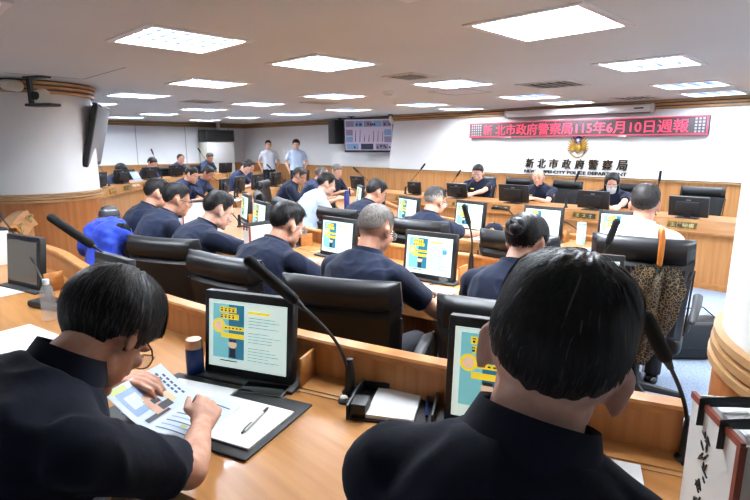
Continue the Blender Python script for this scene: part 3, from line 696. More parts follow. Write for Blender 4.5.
t = thing('projection_screen', 'long white rolled projection screen casing above the red LED board', 'projection screen', (9.05, 4.14, 2.165))
MB().box((-.09, 0, 0), (.13, 2.56, .12), bev=.03, seg=4).build('casing', 'white', t)
for s in (-1, 1): MB().box((-.09, s * 1.285, 0), (.14, .03, .13), bev=.012).build('end_cap', 'ivory', t)
MB().tube([(-.09, -1.25, -.066), (-.09, 1.25, -.066)], .012, 8).build('weight_bar', 'grey_metal', t); MB().box((-.158, -1.1, .0), (.004, .14, .02)).build('label_strip', 'dgrey', t)

# ------------------------------------------------------------------ desks
ZD = .75
CA, CB, CC = (8.3, 3.3), (8.3, 3.0), (9.0, 2.5)
def desk(name, label, path_fn, depth, hp, group=None, front=True, slope=0, z=ZD, grain='wood_desk'):
    """path along the partition's inner face, normal towards the sitters"""
    t = thing(name, label, 'desk', (0, 0, 0), 0, group); p = path_fn
    MB().sweep(p, [(0, z - .04), (depth, z - .04), (depth + .006, z - .02), (depth, z), (0, z)]).build('worktop', grain, t)
    MB().sweep(p, [(depth - .02, z - .095), (depth, z - .095), (depth, z - .041), (depth - .02, z - .041)]).build('front_rail', 'wood_edge', t)
    MB().sweep(p, [(-.045, 0), (0, 0), (0, hp - .028), (-.045, hp - .028)]).build('partition', 'wood_panel', t)
    MB().sweep(p, [(-.055, hp - .028), (.008, hp - .028), (.010, hp - .008), (.004, hp), (-.051, hp), (-.057, hp - .008)]).build('partition_cap', 'wood_edge', t)
    n = len(p)
    for i in sorted({1, n // 4, n // 2, 3 * n // 4, n - 2}):
        x, y, nx, ny = p[i]; a = atan2(ny, nx)
        MB().box((x + nx * depth * .48, y + ny * depth * .48, (z - .04) / 2), (depth * .8, .03, z - .045), rot=Euler((0, 0, a))).build('support_panel', 'wood_panel', t)
    return t
RA = 7.43
PA = poly_path([(CA[0] - sqrt(RA * RA - (y - CA[1]) ** 2), y) for y in (.32, .9, 1.5, 2.1, 2.7, 3.3, 3.9)] + [(.83, 4.6), (.87, 5.2), (1.06, 5.86), (1.22, 6.25)], 5)
deskA = desk('curved_desk', 'long curved wooden desk in the foreground with a low front partition', PA, .70, .895)
pe = arc(CA, RA, 205.3, 203.6, 4); MB().sweep(pe, [(.27, ZD - .04), (.70, ZD - .04), (.706, ZD - .02), (.70, ZD), (.27, ZD)]).build('worktop_end', 'wood_desk', deskA)
RB = 5.52
deskB = desk('curved_desk', 'curved wooden desk of the second seating row with lit monitors', arc(CB, RB, 199.6, 144, 40), .80, .86)
RC = 4.50
deskC = desk('curved_desk', 'wooden desk of the third seating row facing the head table', arc(CC, RC, 195.5, 128, 40), .70, .80)
def ledge_desk(label, pts, z=ZD, depth=.62, panel=.045):
    p = poly_path(pts); t = thing('curved_desk', label, 'desk')
    MB().sweep(p, [(0, z - .03), (depth, z - .03), (depth, z + .01), (0, z + .01)]).build('worktop', 'wood_desk', t)
    MB().sweep(p, [(-.05, z - .11), (.0, z - .11), (.0, z - .001), (0, z + .02), (-.02, z + .02)]).build('ledge', 'wood_desk', t)
    MB().sweep(p, [(-.065, z - .135), (0, z - .135), (0, z - .112), (-.065, z - .112)]).build('moulding', 'wood_edge', t)
    MB().sweep(p, [(0, 0), (.04, 0), (.04, z - .03), (0, z - .03)]).build('front_panel', 'wood_panel', t)
    MB().sweep(p, [(-.02, 0), (0, 0), (0, .07), (-.02, .07)]).build('plinth', 'wood_edge', t)
    return t, p
def nameplate(par, x, y, z, heading, txt=None, w=.30, h=.075):
    """heading: the way the plate faces"""
    T = Matrix.Translation((x, y, z)) @ Matrix.Rotation(R_(heading + 90), 4, 'Z') @ Matrix.Rotation(-.22, 4, 'X')
    o = MB().box((0, 0, 0), (w, .012, h), 0, T, bev=.004).box((0, -.002, 0), (w + .008, .008, h + .008), 1, T).build('name_plate', ['plate_dark', 'gold'], par)
    if txt:
        vs, fs = text_mesh(txt, w * .82, h * .62, .001, 0, .01)
        MB().add(vs, fs, 0, T @ Matrix.Translation((0, -.0085, 0)) @ Matrix.Rotation(pi / 2, 4, 'X')).build('plate_lettering', 'plate_text', o, smooth=0)
    else:
        g = MB()
        for k in range(3):
            c = (k - 1) * w * .27
            g.box((c, -.0075, .012), (w * .13, .003, .006), 0, T).box((c, -.0075, -.012), (w * .10, .003, .006), 0, T).box((c + .004, -.0075, 0), (.007, .003, h * .5), 0, T)
        g.build('plate_lettering', 'plate_text', o)
head, hp_ = ledge_desk('long straight head table of light wood below the emblem wall', [(6.64, 7.9), (6.64, 5), (6.64, 2), (6.64, -.6)], ZD, .62)
for y, tx in ((7.55, None), (6.95, None), (5.95, None), (4.74, None), (4.02, None), (2.80, None), (1.67, '主任秘書')): nameplate(head, 6.605, y, .70, 180, tx)
far, fp_ = ledge_desk('far curved desk with a row of small name plates and bowed heads behind', [(2.75, 9.2), (3.45, 10.2), (4.6, 11.35), (5.95, 12.3), (7.4, 12.8), (8.9, 13.0)], .84, .6)
for i in (6, 10, 14, 18, 22, 26, 31):
    if i < len(fp_): x, y, nx, ny = fp_[i]; nameplate(far, x - nx * .045, y - ny * .045, .79, math.degrees(atan2(-ny, -nx)), None, .32, .08)
mid, mp_ = ledge_desk('inner curved desk end with name plates in front of two standing men', [(4.15, 7.25), (5.3, 8.25), (6.6, 8.95), (7.9, 9.15)], ZD, .55)
for i in (2, 5, 8, 12, 16):
    if i < len(mp_): x, y, nx, ny = mp_[i]; nameplate(mid, x - nx * .045, y - ny * .045, .70, math.degrees(atan2(-ny, -nx)), None, .3, .075)
# sloping ledge with name plates where the nearest desk swings towards the left column
p = poly_path([(.85, 5.0), (.87, 5.2), (1.06, 5.86), (1.16, 6.1)], 6)
MB().sweep(p, [(-.10, .80), (-.04, .93), (.05, .93), (.05, .95), (-.04, .955), (-.115, .81)]).build('end_ledge', 'wood_desk', deskA)
for k in (7, 14): x, y, nx, ny = p[k]; nameplate(deskA, x - nx * .082, y - ny * .082, .88, math.degrees(atan2(-ny, -nx)), None, .2, .07)
# cable flaps let into the worktops
def flap(par, x, y, heading, z=ZD):
    T = Matrix.Translation((x, y, z)) @ Matrix.Rotation(H2(heading), 4, 'Z')
    o = MB().box((0, 0, .001), (.30, .15, .004), 0, T).build('cable_plate', 'wood_trim', par); MB().box((-.03, 0, .005), (.19, .115, .006), 0, T, bev=.002).build('flap', 'wood_desk', o)
for x, y, h in ((1.09, 1.30, 20), (1.44, .37, 22), (.86, 2.62, 4)): flap(deskA, x, y, h)
for x, y, h in ((2.60, 1.52, 15), (2.58, 3.32, -3)): flap(deskB, x, y, h)

# ------------------------------------------------------------------ monitors
MON = []
def monitor(loc, heading, label, w=.365, h=.305, kind='page', stand=False, tilt=6, z=ZD, group='desk monitors', wide=False):
    t = thing('monitor', label, 'monitor', (loc[0], loc[1], z), H2(heading), group)
    lift = .025 if stand else 0
    T = Matrix.Translation((0, 0, lift)) @ Matrix.Rotation(R_(-tilt), 4, 'X')
    MB().box((0, .022, h / 2), (w, .040, h), 0, T, bev=.006).box((0, .022, h - .002), (w - .006, .038, .006), 1, T).build('case', ['black', 'dgrey'], t)
    b = MB().box((0, .052, h * .5), (w * .6, .03, h * .55), 0, T, bev=.012); b.build('rear_housing', 'black', t)
    if stand:
        MB().box((0, .055, .06), (.07, .02, .15), 0, bev=.006).build('neck', 'black', t); MB().box((0, .05, .007), (.22, .17, .014), 0, bev=.006).build('base', 'black', t)
        MB().box((0, .0425, h * .84), (.05, .002, .012), 0, T).build('badge', 'grey_metal', t)
    else:
        MB().box((0, .02, .006), (w + .05, .12, .012), bev=.003).build('slot_frame', 'dgrey', t); MB().box((w / 2 + .03, .07, .055), (.012, .11, .11), bev=.003).build('side_flap', 'wood_edge', t)
    sw, sh = w - .045, h - .07; zc = h / 2 + .006
    if kind == 'off':
        MB().box((0, .0, zc), (sw, .004, sh), 0, T).build('screen', 'scr_off', t); return t
    s = MB().box((0, .0, zc), (sw, .004, sh), 0, T).build('screen', 'scr', t)
    if kind == 'page':
        q = MB(); y = -.0032; L = -sw / 2; top = zc + sh / 2; X = lambda u: L + u * sw; Z = lambda v: top - v * sh
        def R(u0, v0, u1, v1, mi, dy=0): q.box(((X(u0) + X(u1)) / 2, y - dy, (Z(v0) + Z(v1)) / 2), (abs(X(u1) - X(u0)), .0012, abs(Z(v1) - Z(v0))), mi, T)
        R(.06, .05, .47, .86, 0); R(.27, .05, .47, .86, 1, .0004)
        q.build('poster', ['scr_blue', 'scr_dk'], s)
        q = MB()
        R(.15, .09, .37, .17, 0, .001); R(.17, .19, .40, .27, 0, .001); R(.20, .37, .47, .43, 0, .001); R(.17, .48, .47, .55, 0, .001)
        for k in range(4):
            for a in range(2): R(.165 + .05 * k, .105 + .1 * a, .195 + .05 * k, .118 + .1 * a, 1, .0016); R(.168 + .05 * k, .13 + .1 * a, .192 + .05 * k, .155 + .1 * a, 1, .0016)
        for k in range(5): R(.22 + .048 * k, .39, .245 + .048 * k, .41, 1, .0016)
        R(.52, .12, .80, .155, 0, .001); q.build('headline', ['scr_y', 'scr_ink'], s)
        q = MB()
        q.lathe([(.026, 0), (.026, .001), (0, .001)], 20, 0, T @ Matrix.Translation((X(.14), y - .0008, Z(.38))) @ Matrix.Rotation(pi / 2, 4, 'X')); q.lathe([(.017, 0), (.017, .0016), (0, .0016)], 20, 1, T @ Matrix.Translation((X(.14), y - .0008, Z(.38))) @ Matrix.Rotation(pi / 2, 4, 'X'))
        q.ell((X(.32), y - .001, Z(.64)), (.018, .0012, .016), 1, T); R(.28, .57, .37, .61, 2, .0014); R(.285, .70, .36, .80, 2, .0012); R(.28, .80, .365, .84, 2, .0012)
        q.build('drawing', ['scr_y', 'scr_skin', 'scr_ink'], s)
        q = MB()
        for k in range(15):
            if k not in (4, 9): R(.52, .21 + .045 * k, .52 + .34 + .08 * sin(k * 2.3), .222 + .045 * k, 0, .0008)
        R(.16, .89, .38, .905, 1, .0008); q.build('page_text', ['scr_txt', 'scr_ink'], s)
    return t
monitor((.905, 1.56), 25, 'lit monitor beside the blue flask on the nearest desk, showing a teal poster', .365, .315)
monitor((1.235, .705), 23, 'lit monitor hidden behind the head of the man with his back to us', .365, .34)
monitor((.63, 3.58), 16, 'switched-off monitor seen from the side behind the clear water bottle', .35, .315, 'off')
monitor((.82, 2.70), 6, 'monitor behind the dark-haired man, only its top edge showing by the jacket', .365, .30, 'off')
bB = [(2.47, 2.01, 10, 'lit monitor behind the clear bottle, beside the grey-haired man'), (2.50, 2.92, 2, 'lit monitor in front of the man holding a phone'), (2.58, 3.66, -5, 'monitor mostly hidden by the young man turned to the right'),
      (2.74, 4.36, -13, 'lit monitor left of the wavy-haired man, below an empty chair'), (3.04, 5.12, -20, 'monitor seen at an angle past the profile of the young man'), (2.52, 1.05, 18, 'monitor in front of the woman with pinned-up hair')]
for x, y, h, l in bB: monitor((x, y), h, l)
for x, y, h, l in [(4.12, 3.66, -14, 'lit monitor at the third desk facing the man in navy with thinning hair'), (4.21, 2.93, -5, 'lit monitor at the third desk right behind the navy cap'), (4.29, 2.20, 4, 'lit monitor at the third desk just behind the pinned-up hair'),
                   (4.42, 1.56, 12, 'lit monitor at the third desk half covered by the white-shirted man'), (4.86, 5.20, -33, 'monitor seen edge-on beside the dark blue flask'), (4.40, 4.40, -24, 'monitor on the third desk before the pale-blue-shirted man')]: monitor((x, y), h, l)
for y, w, h, l, st in [(5.83, .28, .20, 'small dark monitor at the left end of the head table', 0), (4.94, .38, .22, 'dark monitor back left of the head-table man reading a phone', 1), (3.93, .48, .25, 'wide dark monitor back between the two head-table men', 1), (2.77, .41, .23, 'dark monitor back in front of the masked woman', 1), (1.67, .41, .23, 'dark monitor back before the empty head-table chair at right', 1)]:
    monitor((6.82, y), 180, l, w, h, 'off', True, 8, ZD + .01, 'monitor backs on the head table')
monitor((6.82, 7.25), 180, 'small dark monitor back on the head table below the wall television', .36, .24, 'off', True, 8, ZD + .01, 'monitor backs on the head table')
for (x, y, l) in [(3.05, 9.95, 'dark monitor back nearest the left column on the far desk'), (3.75, 10.85, 'monitor back before the long-haired person at the far desk'), (4.62, 11.68, 'monitor back before the bowed man in the middle of the far desk'), (5.55, 12.38, 'monitor back before the man in a navy vest'), (7.25, 13.05, 'monitor back beside the air conditioner on the far desk')]:
    monitor((x, y), math.degrees(atan2(4 - y, 8 - x)), l, .40, .26, 'off', True, 8, .85, 'monitor backs on the far desk')
for (x, y, l) in [(4.35, 7.95, 'narrow dark monitor back at the left end of the inner desk'), (4.85, 8.30, 'second monitor back along the inner desk'), (5.45, 8.68, 'third monitor back along the inner desk, before two bowed heads'), (6.15, 9.10, 'monitor back on the inner desk below the first standing man'), (7.05, 9.33, 'monitor back on the inner desk below the second standing man')]:
    monitor((x, y), math.degrees(atan2(3 - y, 8.3 - x)), l, .36, .27, 'off', True, 6, ZD + .01, 'monitor backs on the inner desk')

# ------------------------------------------------------------------ chairs
def make_chair():
    t = thing('office_chair', 'black leather office chair with padded back', 'chair', group='black leather office chairs')
    MB().box((0, .02, .45), (.50, .50, .10), bev=.04, seg=4).box((0, .25, .44), (.48, .08, .08), bev=.035, seg=4).build('seat', 'leather', t)
    TB = Matrix.Translation((0, -.235, .50)) @ Matrix.Rotation(R_(9), 4, 'X')
    def slab(w0, w1, z0, z1, th, y, bow, rv=.14, ru=.16):
        mb = MB(); vs = []; fs = []; nx, nz = 14, 12
        for side in (0, 1):
            for j in range(nz + 1):
                v = j / nz; z = z0 + (z1 - z0) * v; w = w0 + (w1 - w0) * v; e = min(1, min(v, 1 - v) / rv); e = sqrt(max(0, 1 - (1 - e) ** 2))
                for i in range(nx + 1):
                    u = -1 + 2 * i / nx; f = min(1, (1 - abs(u)) / ru); f = sqrt(max(0, 1 - (1 - f) ** 2)); h = th / 2 * (.12 + .88 * e * f)
                    vs.append((u * w / 2, y - bow * (1 - u * u) * 1 + (h if side else -h), z))
        n = (nx + 1) * (nz + 1)
        for j in range(nz):
            for i in range(nx):
                a = j * (nx + 1) + i; fs.append((a, a + 1, a + nx + 2, a + nx + 1)); fs.append((n + a, n + a + nx + 1, n + a + nx + 2, n + a + 1))
        bd = [i for i in range(nx + 1)] + [j * (nx + 1) + nx for j in range(1, nz + 1)] + [nz * (nx + 1) + i for i in range(nx - 1, -1, -1)] + [j * (nx + 1) for j in range(nz - 1, 0, -1)]
        for a, b in zip(bd, bd[1:] + bd[:1]): fs.append((a, n + a, n + b, b))
        return mb.add(vs, fs, 0, TB)
    slab(.48, .54, .0, .44, .085, .0, .02, .10, .10).build('backrest', 'leather', t)
    slab(.54, .53, .415, .545, .12, .012, .02, .5, .10).build('head_roll', 'leather', t)
    for s in (-1, 1): MB().tube([(s * .255, -.02, .04), (s * .272, -.02, .40)], .006, 6, T=TB).build('piping', 'black', t)
    for s in (-1, 1):
        a = MB().tube([(s * .29, -.20, .60), (s * .30, -.10, .665), (s * .30, .06, .675), (s * .295, .17, .645), (s * .285, .20, .56), (s * .262, .14, .45)], [.018, .026, .028, .024, .017, .014], 12, dome=True, flat=(1, .7)); a.build('armrest', 'dgrey', t)
    MB().tube([(0, 0, .10), (0, 0, .41)], .03, 14).box((0, 0, .395), (.2, .2, .03)).build('gas_column', 'black', t)
    b = MB(); cs = []
    for k in range(5):
        a = 2 * pi * k / 5 + .3; e = Vector((cos(a) * .29, sin(a) * .29, .075)); b.tube([(0, 0, .115), e], [.03, .018], 8); cs.append(e)
    b.build('star_base', 'black', t)
    for e in cs: MB().tube([e + Vector((-.014, 0, -.045)), e + Vector((.014, 0, -.045))], .029, 14).tube([e, e + Vector((0, 0, -.03))], .008, 6).build('caster', 'black', t)
    return t
CH0 = make_chair()
first = True
def chair(x, y, h, label, z=0):
    global first
    if first: CH0.location = (x, y, z); CH0.rotation_euler = (0, 0, H2(h)); CH0['label'] = label; first = False; return CH0
    return copy_thing(CH0, (x, y, z), H2(h), label)
for a in [(.42, -.02, 22, 'black office chair under the nearest man with his back to us'), (.02, 1.10, 5, 'black office chair under the dark-haired man holding a booklet'),
          (1.88, 1.05, 25, 'black office chair right behind the woman with pinned-up hair'), (1.665, 1.74, 27, 'black office chair directly behind the grey-haired man'), (1.58, 2.43, 12, 'black office chair behind the man holding a phone'),
          (1.56, 3.24, 26, 'black office chair, its back turned, beside the blue jacket'), (1.64, 4.12, -2, 'black office chair with a bright blue jacket thrown over it'),
          (3.33, 3.50, 0, 'black office chair behind the man in navy with thinning hair'), (3.28, 2.56, 8, 'black office chair behind the short-haired man at the third desk'), (3.28, 1.72, 8, 'empty black office chair in front of the pinned-up hair'),
          (3.28, 1.0, 12, 'black office chair with a leopard umbrella hooked on its back'), (3.50, 4.52, -20, 'black office chair behind the man in a pale blue shirt'), (3.72, 5.28, -28, 'empty black office chair above the teal-lit left monitor'), (4.85, 6.95, -50, 'small empty black chair at the end of the inner desk'),
          (7.85, 5.35, 180, 'black chair at the left of the man reading a phone at the head table'), (7.85, 4.62, 180, 'black chair just right of the man reading a phone'), (7.80, 3.78, 172, 'black chair behind the bald man at the head table'), (7.8, 2.68, 180, 'black chair behind the masked woman'), (7.85, 1.86, 180, 'empty black chair at the right end of the head table'),
          (3.6, 11.55, -55, 'black chair behind the long-haired person at the far desk'), (4.75, 12.6, -60, 'black chair behind the bowed man at the far desk'), (6.05, 13.6, -70, 'black chair behind the man in a navy vest'), (7.25, 14.2, -78, 'black chair beside the air conditioner')]:
    c_ = chair(*a)
    if 'leopard' in a[3]: c_.scale = (.95, 1, 1.06)

# ------------------------------------------------------------------ people
G1 = 'officers in navy uniform shirts'
# nearest two
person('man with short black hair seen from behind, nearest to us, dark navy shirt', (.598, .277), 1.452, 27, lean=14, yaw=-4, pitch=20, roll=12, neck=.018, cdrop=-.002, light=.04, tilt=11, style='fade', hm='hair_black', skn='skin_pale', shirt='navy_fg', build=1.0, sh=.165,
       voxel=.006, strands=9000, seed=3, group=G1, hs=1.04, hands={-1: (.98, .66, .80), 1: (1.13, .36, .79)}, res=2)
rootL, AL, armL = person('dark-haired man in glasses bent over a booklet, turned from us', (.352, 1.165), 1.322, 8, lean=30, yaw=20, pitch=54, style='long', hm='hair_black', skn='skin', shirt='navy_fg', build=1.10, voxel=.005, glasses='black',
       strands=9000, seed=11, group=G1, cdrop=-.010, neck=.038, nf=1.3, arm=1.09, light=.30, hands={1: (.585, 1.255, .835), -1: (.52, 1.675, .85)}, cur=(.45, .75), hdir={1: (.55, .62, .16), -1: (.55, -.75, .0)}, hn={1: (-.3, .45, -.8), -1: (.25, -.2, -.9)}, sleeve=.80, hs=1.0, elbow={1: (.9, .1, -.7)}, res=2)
# second row
person('woman with black hair pinned up, head bowed beyond the nearest head', (2.03, 1.10), 1.305, 12, lean=22, yaw=-12, pitch=26, style='tied', hm='hair_black', skn='skin_pale', build=.94, voxel=.007, strands=2500, seed=4, group=G1, glasses='black')
person('man with cropped grey hair and navy shirt, seen from behind', (1.77, 1.76), 1.315, 12, lean=14, yaw=-4, pitch=22, style='crew', hm='hair_grey', skn='skin', build=1.03, voxel=.007, strands=2500, seed=5, group=G1, glasses='chrome', hands={1: (2.12, 1.62, .80)}, elbow={1: (.8, -.3, -.7)})
person('black-haired man in clear glasses holding a phone, back to us', (1.72, 2.42), 1.275, 8, lean=26, yaw=-12, pitch=24, style='short', hm='hair_black', build=1.03, voxel=.007, strands=2500, seed=6, group=G1, glasses='grey_metal', hands={1: (2.06, 2.18, .86), -1: (2.07, 2.36, .86)}, cur=(.6, .6), hdir={1: (.7, .45, .1), -1: (.8, -.25, .1)}, hn={1: (0, .6, -.8), -1: (0, -.6, -.8)})
person('young man with black hair in profile facing right, writing', (1.74, 3.24), 1.285, 0, lean=28, yaw=-8, pitch=26, style='short', hm='hair_black', skn='skin_pale', build=.97, voxel=.007, strands=1500, seed=7, group=G1, watch=1, hands={1: (2.14, 2.86, .80), -1: (2.15, 3.1, .80)})
person('man in glasses with short spiky black hair, profile, just left of the writing young man', (1.76, 3.92), 1.305, 0, lean=26, yaw=-8, pitch=16, style='fade', hm='hair_black', build=1.02, voxel=.008, strands=1500, seed=8, group=G1, glasses='black')
person('black-haired man half hidden behind the spiky-haired man in glasses', (1.82, 4.42), 1.315, -4, lean=22, yaw=-6, pitch=18, style='short', hm='hair_black', voxel=.009, strands=600, seed=9, group=G1)
# third row
person('man in a white shirt with his back to us at the right, umbrella behind', (3.42, 1.08), 1.355, 14, lean=10, yaw=0, pitch=12, style='fade', hm='hair_dark', skn='skin', shirt='shirt_white', build=1.0, voxel=.008, strands=1500, seed=10, sh=.168)
person('short-haired man in navy and glasses, back to us at the third desk', (3.36, 2.66), 1.270, 6, lean=16, yaw=-12, pitch=18, style='crew', hm='hair_salt', build=1.02, voxel=.008, strands=1500, seed=12, group=G1, glasses='black', hands={1: (3.95, 2.52, .80)})
person('man in navy with thinning combed hair, bowed head, beyond the grey-haired man', (3.52, 3.50), 1.275, -2, lean=26, yaw=-14, pitch=26, style='short', hm='hair_dark', build=1.02, voxel=.008, strands=1200, seed=13, group=G1)
person('young man in a pale blue shirt in profile', (3.74, 4.50), 1.295, -18, lean=26, yaw=-6, pitch=18, style='short', hm='hair_black', skn='skin_pale', shirt='shirt_blue', build=1.05, voxel=.008, strands=1000, seed=14)
person('grey-templed man in navy and glasses left of the pale blue shirt', (4.56, 6.08), 1.285, -36, lean=26, yaw=-6, pitch=22, style='short', hm='hair_salt', voxel=.010, strands=500, seed=15, group=G1, glasses='black')
person('balding man in blue behind the pale-blue-shirted man', (5.05, 6.18), 1.285, -40, lean=24, yaw=0, pitch=20, style='recede', hm='hair_salt', skn='skin', shirt='vest', voxel=.011, seed=16)
person('grey-haired man facing us between two microphones below the television', (6.05, 7.0), 1.27, -88, lean=18, yaw=0, pitch=24, style='short', hm='hair_grey', voxel=.011, seed=17, shirt='navy')
# head table
person('black-haired man in glasses reading a phone at the head table', (7.38, 4.96), 1.285, 196, lean=14, yaw=0, pitch=24, style='short', hm='hair_black', skn='skin_pale', build=1.16, sh=.19, voxel=.009, strands=800, seed=18, group=G1, glasses='grey_metal', patch=True, hands={1: (7.02, 5.02, .84), -1: (6.98, 4.80, .82)}, cur=(.7, .5), hs=1.08)
person('bald man at the middle of the head table looking up', (7.38, 3.87), 1.255, 184, lean=14, yaw=14, pitch=6, style='bald', hm='hair_grey', skn='skin_pale', build=1.14, sh=.19, voxel=.009, seed=19, group=G1, patch=True, hands={-1: (7.0, 3.72, .83), 1: (7.0, 3.95, .82)}, cur=(.8, .8), hs=1.06)
person('woman with bobbed black hair and a pale face mask at the head table', (7.36, 2.77), 1.225, 200, lean=22, yaw=0, pitch=20, style='bob', hm='hair_black', skn='skin_pale', build=1.08, sh=.182, voxel=.009, seed=20, strands=600, group=G1, patch=True, mask=True, hs=1.06, hands={-1: (6.98, 2.52, .80), 1: (6.98, 2.7, .80)}, glasses='grey_metal')
# inner desk, far side
person('bowed man with thick black hair at the left end of the inner desk', (3.72, 7.70), 1.275, -50, lean=26, yaw=0, pitch=26, style='short', hm='hair_black', voxel=.011, seed=21, shirt='vest')
person('bowed dark-haired man close behind the thick-haired man', (4.13, 7.98), 1.265, -52, lean=26, yaw=0, pitch=30, style='short', hm='hair_dark', skn='skin_tan', voxel=.011, seed=22, shirt='vest')
person('bowed black-haired man below the first standing man', (5.75, 9.50), 1.285, -62, lean=26, yaw=0, pitch=34, style='short', hm='hair_black', skn='skin_pale', voxel=.011, seed=23, shirt='vest', hs=1.08)
person('dark-haired person behind the bowed man below the first standing man', (6.10, 9.90), 1.285, -66, lean=22, yaw=0, pitch=20, style='full', hm='hair_dark', voxel=.012, seed=24, shirt='vest')
# far desk
person('long-haired person bowed over papers at the far desk', (3.82, 10.95), 1.245, -56, lean=26, yaw=0, pitch=30, style='bob', hm='hair_dark', skn='skin_pale', voxel=.012, seed=25, shirt='vest', hs=1.1)
person('person at the far desk partly hidden by the hanging television', (3.0, 10.4), 1.35, -52, lean=16, yaw=10, pitch=20, style='short', hm='hair_dark', voxel=.012, seed=26, shirt='vest')
person('man in glasses reading in the middle of the far desk', (4.96, 12.22), 1.325, -62, lean=22, yaw=0, pitch=30, style='short', hm='hair_black', voxel=.012, seed=27, shirt='vest', hs=1.1, glasses='black')
person('man in a navy vest over white sleeves at the far desk', (6.20, 13.42), 1.385, -70, lean=18, yaw=-20, pitch=24, style='recede', hm='hair_dark', voxel=.012, seed=28, shirt='vest', vest=True, hs=1.1)
person('grey-haired man at the far desk in front of the air conditioner', (7.34, 14.02), 1.395, -78, lean=20, yaw=0, pitch=26, style='short', hm='hair_salt', skn='skin_tan', voxel=.012, seed=29, shirt='vest', hs=1.1)
# standing
person('standing man in a white shirt and black trousers, hands behind his back', (8.42, 12.66), 1.735, -122, lean=1, yaw=0, pitch=2, style='short', hm='hair_black', shirt='shirt_white', standing=True, voxel=.012, seed=30, collar=True, group='men standing by the wall', hs=1.05)
person('standing young man in a pale shirt with a black fringe', (8.42, 11.36), 1.745, -120, lean=1, yaw=-12, pitch=4, style='full', hm='hair_black', skn='skin_pale', shirt='shirt_blue', standing=True, voxel=.012, seed=31, group='men standing by the wall', hs=1.05)

# ------------------------------------------------------------------ microphones
def mic(base, tip, label, bow=(0, 0, 0), z=ZD, fl=.16, fr=.017, group='gooseneck microphones', puck=True):
    t = thing('gooseneck_microphone', label, 'microphone', (base[0], base[1], z), 0, group)
    p = Vector((tip[0] - base[0], tip[1] - base[1], tip[2] - z)); b = Vector(bow); pts = []
    c1 = Vector((0, 0, .12)) * 1; c2 = p * .55 + b
    for k in range(13):
        u = k / 12; a = (1 - u); pts.append(Vector((0, 0, .02)) * a ** 3 + (Vector((0, 0, .02)) + Vector((p.x * .06, p.y * .06, p.z * .40))) * 3 * a * a * u + c2 * 3 * a * u * u + p * u ** 3)
    if puck: MB().lathe([(.028, 0), (.028, .012), (.018, .022), (.015, .11), (.011, .13), (.0, .132)], 18).build('base', 'black', t); MB().lathe([(.0155, .045), (.0155, .062), (.0, .062)], 18).build('collar_ring', 'white', t)
    d = (pts[-1] - pts[-2]).normalized(); q = pts[-1]
    MB().tube(pts, [.0055] * 13, 8).build('gooseneck', 'black', t)
    MB().tube([q - d * .03, q, q + d * .02], [.008, .012, .014], 10).build('capsule', 'black', t)
    MB().tube([q + d * .01, q + d * fl * .4, q + d * fl], [fr * .95, fr, fr * .95], 14, dome=True).build('foam_head', 'foam', t); return t
def button(x, y, label):
    t = thing('push_button', label, 'button', (x, y, ZD)); MB().lathe([(.020, 0), (.020, .008), (.016, .012), (0, .012)], 18).build('rim', 'dgrey', t); MB().lathe([(.013, .012), (.013, .018), (.008, .022), (0, .022)], 18).build('cap', 'ivory', t)
mic((1.10, 1.22), (.94, 1.295, 1.10), 'gooseneck microphone arching across the big lit monitor and phone', (.02, -.06, .04), fl=.19, fr=.019)
mic((1.475, .30), (1.385, .35, 1.055), 'gooseneck microphone beside the white paper bag', (.02, -.02, .02), fl=.135, fr=.019)
mic((.97, 2.72), (.82, 2.86, 1.085), 'gooseneck microphone with thick foam head before the column', (.03, -.05, .05), fl=.24, fr=.023)
mic((.66, 3.12), (.70, 4.4, 1.10), 'thin gooseneck microphone leaning past the switched-off monitor', (0, -.1, .06), fl=.16)
button(1.05, 1.195, 'small white push button beside the nearest microphone foot'); button(1.42, .245, 'white push button at the foot of the microphone by the paper bag')
mic((2.86, 1.95), (2.77, 1.915, 1.09), 'gooseneck microphone upright in front of the lit cap monitor', (.02, -.02, .03), fl=.13, fr=.017)
mic((2.70, 1.08), (2.70, 1.01, 1.09), 'gooseneck microphone at the left edge of the umbrella chair', (0, 0, .04), fl=.12, fr=.018)
mic((2.80, 4.80), (2.55, 4.96, 1.05), 'gooseneck microphone between the young man and the angled monitor', (0, 0, .05), fl=.13)
mic((4.62, 2.60), (4.5, 2.75, .98), 'gooseneck microphone on the third desk left of the mint tumbler', (0, 0, .12), fl=.08, fr=.011)
mic((4.60, 1.95), (4.42, 2.2, .93), 'thin gooseneck microphone crossing the monitor behind the pinned-up hair', (0, 0, .1), fl=.12, fr=.012)
for by, ty, tz, l in [(6.05, 5.72, 1.20, 'microphone tilted left of the small head-table monitor'), (5.18, 4.98, 1.11, 'microphone in front of the man reading a phone'), (3.14, 3.04, 1.14, 'upright microphone between the bald man and the masked woman'), (2.03, 2.02, 1.17, 'upright microphone at the shoulder of the white-shirted man')]:
    mic((6.80, by), (6.80 + .02, ty, tz), l, (0, 0, .02), ZD + .01, .11, .016)
for b, tp, l in [((3.35, 10.3), (3.3, 10.75, 1.33), 'microphone before the far white wall, left'), ((5.1, 12.1), (5.05, 12.35, 1.40), 'microphone behind the reading man at the far desk'), ((6.85, 13.0), (6.75, 13.4, 1.42), 'microphone beside the grey-haired man near the air conditioner')]:
    mic(b, tp, l, (0, 0, .03), .85, .12, .018)
